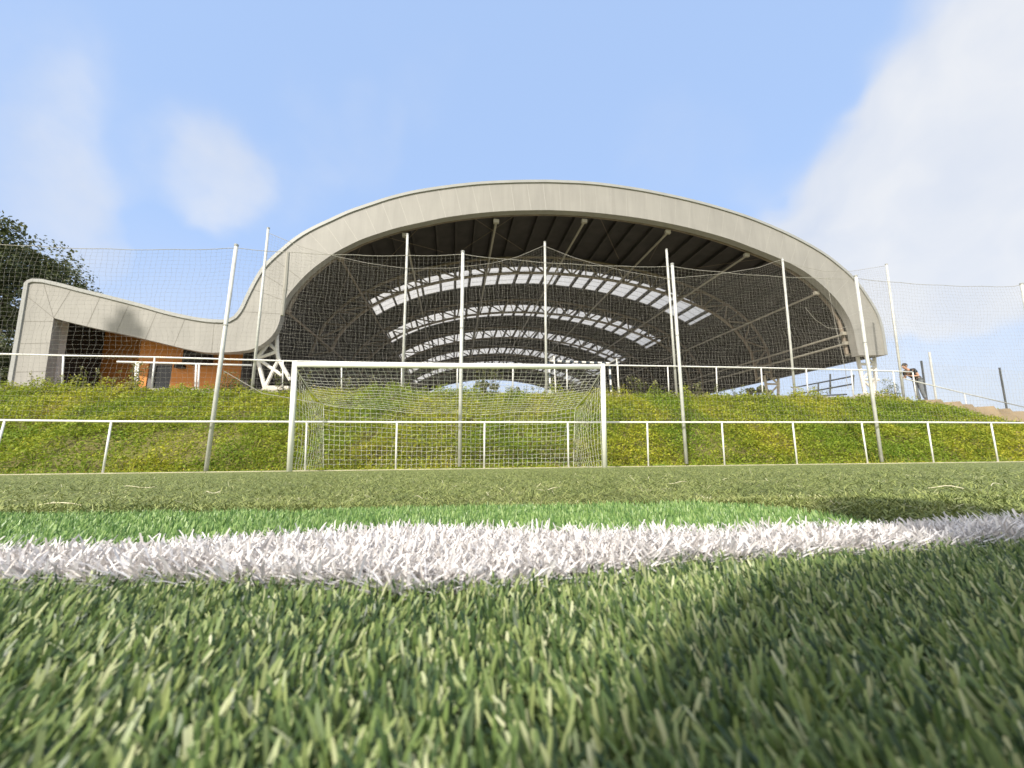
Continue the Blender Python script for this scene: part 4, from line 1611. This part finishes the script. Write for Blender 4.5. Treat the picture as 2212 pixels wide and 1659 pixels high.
# ------------------------------------------------------------------ people
def skinned(name, nodes, edges, material, parent, levels=2):
    """nodes: {key: (position, radius)}; grows one continuous surface over the joints."""
    keys = list(nodes)
    bm = bmesh.new()
    lay = bm.verts.layers.skin.verify()
    vs = {}
    for i, k_ in enumerate(keys):
        p, r = nodes[k_]
        v_ = bm.verts.new(p)
        rr = r if hasattr(r, '__len__') else (r, r)
        v_[lay].radius = rr
        v_[lay].use_root = (i == 0)
        vs[k_] = v_
    for a, b in edges:
        bm.edges.new((vs[a], vs[b]))
    me = bpy.data.meshes.new(name)
    bm.to_mesh(me)
    bm.free()
    tmp = bpy.data.objects.new(name + '_tmp', me)
    COL.objects.link(tmp)
    sk = tmp.modifiers.new('skin', 'SKIN')
    sk.use_smooth_shade = True
    sb = tmp.modifiers.new('sub', 'SUBSURF')
    sb.levels = sb.render_levels = levels
    dg = bpy.context.evaluated_depsgraph_get()
    res = bpy.data.meshes.new_from_object(tmp.evaluated_get(dg))
    bpy.data.objects.remove(tmp)
    res.name = name
    res.materials.clear()
    res.materials.append(material)
    return link(name, res, parent)


def ellipsoid(name, c, r, material, parent, rot=None, seg=16):
    bm = bmesh.new()
    bmesh.ops.create_uvsphere(bm, u_segments=seg, v_segments=seg // 2 + 2, radius=1)
    mt = Matrix.Translation(c) @ (rot.to_matrix().to_4x4() if rot else Matrix()) @ Matrix.Diagonal((*r, 1))
    bm.transform(mt)
    me = bpy.data.meshes.new(name)
    bm.to_mesh(me)
    bm.free()
    me.materials.append(material)
    me.polygons.foreach_set('use_smooth', [True] * len(me.polygons))
    return link(name, me, parent)


def person(base, face, scale, label, pose, clothes):
    """pose: joint table in body space (x = forward, y = to the body's left, z = up), metres for a 1.75 m figure."""
    root = empty('person', tuple(base))
    tag(root, label, 'person')
    ca_, sa_ = math.cos(face), math.sin(face)

    def wpos(p):
        return Vector((base[0] + (p[0] * ca_ - p[1] * sa_) * scale, base[1] + (p[0] * sa_ + p[1] * ca_) * scale, base[2] + p[2] * scale))
    J = {k_: wpos(p) for k_, p in pose.items()}
    s = scale
    # bare body: one surface from pelvis to head, hands and feet
    nd = {'pelvis': (J['pelvis'], (0.115 * s, 0.095 * s)), 'waist': (J['waist'], (0.11 * s, 0.085 * s)), 'chest': (J['chest'], (0.135 * s, 0.10 * s)),
          'neck': (J['neck'], 0.052 * s), 'jaw': (J['jaw'], 0.062 * s), 'head': (J['head'], (0.080 * s, 0.092 * s)), 'crown': (J['crown'], 0.066 * s)}
    ed = [('pelvis', 'waist'), ('waist', 'chest'), ('chest', 'neck'), ('neck', 'jaw'), ('jaw', 'head'), ('head', 'crown')]
    nd['nose'] = (J['nose'], 0.014 * s)
    ed.append(('head', 'nose'))
    for sd in ('l', 'r'):
        nd['sh' + sd] = (J['sh' + sd], 0.058 * s)
        nd['el' + sd] = (J['el' + sd], 0.042 * s)
        nd['wr' + sd] = (J['wr' + sd], 0.028 * s)
        nd['pa' + sd] = (J['pa' + sd], (0.036 * s, 0.020 * s))
        ed += [('chest', 'sh' + sd), ('sh' + sd, 'el' + sd), ('el' + sd, 'wr' + sd), ('wr' + sd, 'pa' + sd)]
        pa, wr = J['pa' + sd], J['wr' + sd]
        d = (pa - wr).normalized()
        side = d.cross(Vector((0, 0, 1)))
        side = side.normalized() if side.length > 0.1 else Vector((1, 0, 0))
        for fi, (o_, ln) in enumerate(((-0.03, 0.07), (-0.01, 0.082), (0.011, 0.076), (0.03, 0.06))):
            f0 = pa + side * o_ * s + d * 0.03 * s
            f1 = f0 + d * ln * 0.55 * s + Vector((0, 0, -0.008 * s))
            f2 = f1 + d * ln * 0.28 * s + Vector((0, 0, -0.03 * s))
            for q_, pt in enumerate((f0, f1, f2)):
                nd[f'f{sd}{fi}{q_}'] = (pt, (0.0095 - 0.0012 * q_) * s)
            ed += [('pa' + sd, f'f{sd}{fi}0'), (f'f{sd}{fi}0', f'f{sd}{fi}1'), (f'f{sd}{fi}1', f'f{sd}{fi}2')]
        th0 = wr + d * 0.03 * s - side * 0.035 * s
        th1 = th0 + d * 0.045 * s - side * 0.015 * s
        nd['t0' + sd], nd['t1' + sd] = (th0, 0.012 * s), (th1, 0.010 * s)
        ed += [('wr' + sd, 't0' + sd), ('t0' + sd, 't1' + sd)]
        nd['hp' + sd] = (J['hp' + sd], 0.085 * s)
        nd['kn' + sd] = (J['kn' + sd], 0.056 * s)
        nd['an' + sd] = (J['an' + sd], 0.04 * s)
        ed += [('pelvis', 'hp' + sd), ('hp' + sd, 'kn' + sd), ('kn' + sd, 'an' + sd)]
    skinned('body', nd, ed, M['skin'], root)
    hd, cr = J['head'], J['crown']
    fw = (J['nose'] - hd)
    fw.normalize()
    q = fw.to_track_quat('X', 'Z')
    ellipsoid('hair', hd * 0.5 + cr * 0.5 - fw * 0.022 * s + Vector((0, 0, 0.012 * s)), (0.105 * s, 0.086 * s, 0.10 * s), M['hair'], root, q)
    lat = q @ Vector((0, 1, 0))
    for sg in (-1, 1):
        ellipsoid('ear', hd + lat * sg * 0.082 * s - fw * 0.005 * s, (0.022 * s, 0.012 * s, 0.034 * s), M['skin'], root, q, 8)
        ellipsoid('eye', hd + lat * sg * 0.033 * s + fw * 0.080 * s + Vector((0, 0, 0.012 * s)), (0.010 * s, 0.014 * s, 0.008 * s), M['hair'], root, q, 8)
    ellipsoid('mouth', hd * 0.35 + J['jaw'] * 0.65 + fw * 0.058 * s, (0.010 * s, 0.026 * s, 0.006 * s), M['bag'], root, q, 8)
    # clothes follow the joints
    c = {'pelvis': (J['pelvis'] * 0.75 + J['waist'] * 0.25, (0.15 * s, 0.118 * s)), 'waist': (J['waist'], (0.145 * s, 0.112 * s)), 'chest': (J['chest'], (0.165 * s, 0.125 * s)), 'col': (J['chest'] * 0.42 + J['neck'] * 0.58, 0.078 * s)}
    e2 = [('pelvis', 'waist'), ('waist', 'chest'), ('chest', 'col')]
    for sd in ('l', 'r'):
        c['sh' + sd] = (J['sh' + sd], 0.078 * s)
        c['sl' + sd] = (J['sh' + sd] * 0.42 + J['el' + sd] * 0.58, 0.066 * s)
        e2 += [('chest', 'sh' + sd), ('sh' + sd, 'sl' + sd)]
    skinned('shirt', c, e2, M['shirt'], root)
    c = {'pelvis': (J['pelvis'], (0.138 * s, 0.118 * s))}
    e2 = []
    for sd in ('l', 'r'):
        c['hp' + sd] = (J['hp' + sd], 0.103 * s)
        c['kn' + sd] = (J['kn' + sd], 0.072 * s)
        c['an' + sd] = (J['an' + sd] + Vector((0, 0, 0.01)), 0.058 * s)
        e2 += [('pelvis', 'hp' + sd), ('hp' + sd, 'kn' + sd), ('kn' + sd, 'an' + sd)]
    skinned('trousers', c, e2, M['jeans'], root)
    for sd in ('l', 'r'):
        an, to = J['an' + sd], J['to' + sd]
        skinned('shoe', {'h': (an - (to - an) * 0.18 + Vector((0, 0, -0.04 * s)), 0.042 * s), 'm': (an * 0.5 + to * 0.5 + Vector((0, 0, -0.02 * s)), 0.044 * s), 't': (to, 0.034 * s)}, [('h', 'm'), ('m', 't')], M['shoe'], root)
    return root, J


lean_pose = {'pelvis': (0.0, 0, 0.93), 'waist': (0.10, 0, 1.06), 'chest': (0.27, 0, 1.24), 'neck': (0.40, 0, 1.37), 'jaw': (0.47, 0, 1.40), 'head': (0.475, 0, 1.475), 'crown': (0.47, 0, 1.53), 'nose': (0.583, 0, 1.45),
             'shl': (0.30, 0.19, 1.29), 'ell': (0.22, 0.27, 1.02), 'wrl': (0.48, 0.20, 1.03), 'pal': (0.57, 0.17, 1.055),
             'shr': (0.30, -0.19, 1.29), 'elr': (0.23, -0.27, 1.03), 'wrr': (0.50, -0.16, 1.04), 'par': (0.585, -0.12, 1.06),
             'hpl': (0.0, 0.09, 0.88), 'knl': (0.03, 0.10, 0.47), 'anl': (-0.06, 0.11, 0.085), 'tol': (0.11, 0.13, 0.035),
             'hpr': (0.0, -0.09, 0.88), 'knr': (0.05, -0.09, 0.47), 'anr': (-0.03, -0.09, 0.085), 'tor': (0.14, -0.10, 0.035)}
pb = at(2250, 976, EA + 0.55, EB)
pb[2] = EDGE_Z - 0.06
pr, J = person(pb, math.pi + 0.08, 1.0, 'man in a black shirt and grey jeans leaning on the terrace rail, looking left', lean_pose, None)
bk_ = J['waist'] * 0.7 + J['pelvis'] * 0.3
ellipsoid('waist_bag', bk_ + Vector((0.15, 0.02, -0.06)), (0.075, 0.11, 0.13), M['bag'], pr)

crouch = {'pelvis': (-0.12, 0, 0.36), 'waist': (-0.05, 0, 0.48), 'chest': (0.07, 0, 0.64), 'neck': (0.17, 0, 0.73), 'jaw': (0.235, 0, 0.735), 'head': (0.25, 0, 0.80), 'crown': (0.24, 0, 0.852), 'nose': (0.352, 0, 0.76),
          'shl': (0.09, 0.21, 0.69), 'ell': (0.22, 0.27, 0.45), 'wrl': (0.42, 0.12, 0.26), 'pal': (0.50, 0.09, 0.20),
          'shr': (0.09, -0.21, 0.69), 'elr': (0.22, -0.25, 0.44), 'wrr': (0.42, -0.08, 0.22), 'par': (0.50, -0.04, 0.17),
          'hpl': (-0.10, 0.10, 0.35), 'knl': (0.25, 0.20, 0.42), 'anl': (0.02, 0.16, 0.085), 'tol': (0.19, 0.18, 0.03),
          'hpr': (-0.10, -0.10, 0.33), 'knr': (0.26, -0.18, 0.20), 'anr': (-0.14, -0.14, 0.085), 'tor': (0.03, -0.15, 0.03)}
person((0.01, -0.73, -0.005), math.pi / 2, 1.0, 'crouching photographer on the turf whose shadow darkens the near right grass', crouch, None)

# floodlight mast left of the pitch; its lamps shade one spot of the wing fascia
spot = H(*prof(310, 790), 0.0)
mc = spot + np.array(SUN_DIR) * 16
root = empty('floodlight_mast', (float(mc[0]), float(mc[1]), -0.3))
tag(root, 'tall floodlight mast standing left of the pitch, shading one spot of the wing fascia', 'floodlight')
g = MB()
g.tube([(mc[0], mc[1], -0.3), (mc[0], mc[1], mc[2] + 0.2)], 0.05, 10)
g.build('pole', M['galv'], root)
for dx, dz in ((-0.30, -0.24), (0.30, -0.26), (-0.06, 0.24)):
    g = MB()
    g.box((mc[0] + dx - 0.24, mc[1] - 0.14, mc[2] + dz - 0.20), (mc[0] + dx + 0.24, mc[1] + 0.14, mc[2] + dz + 0.20))
    g.build('lamp', M['lamp_box'], root)
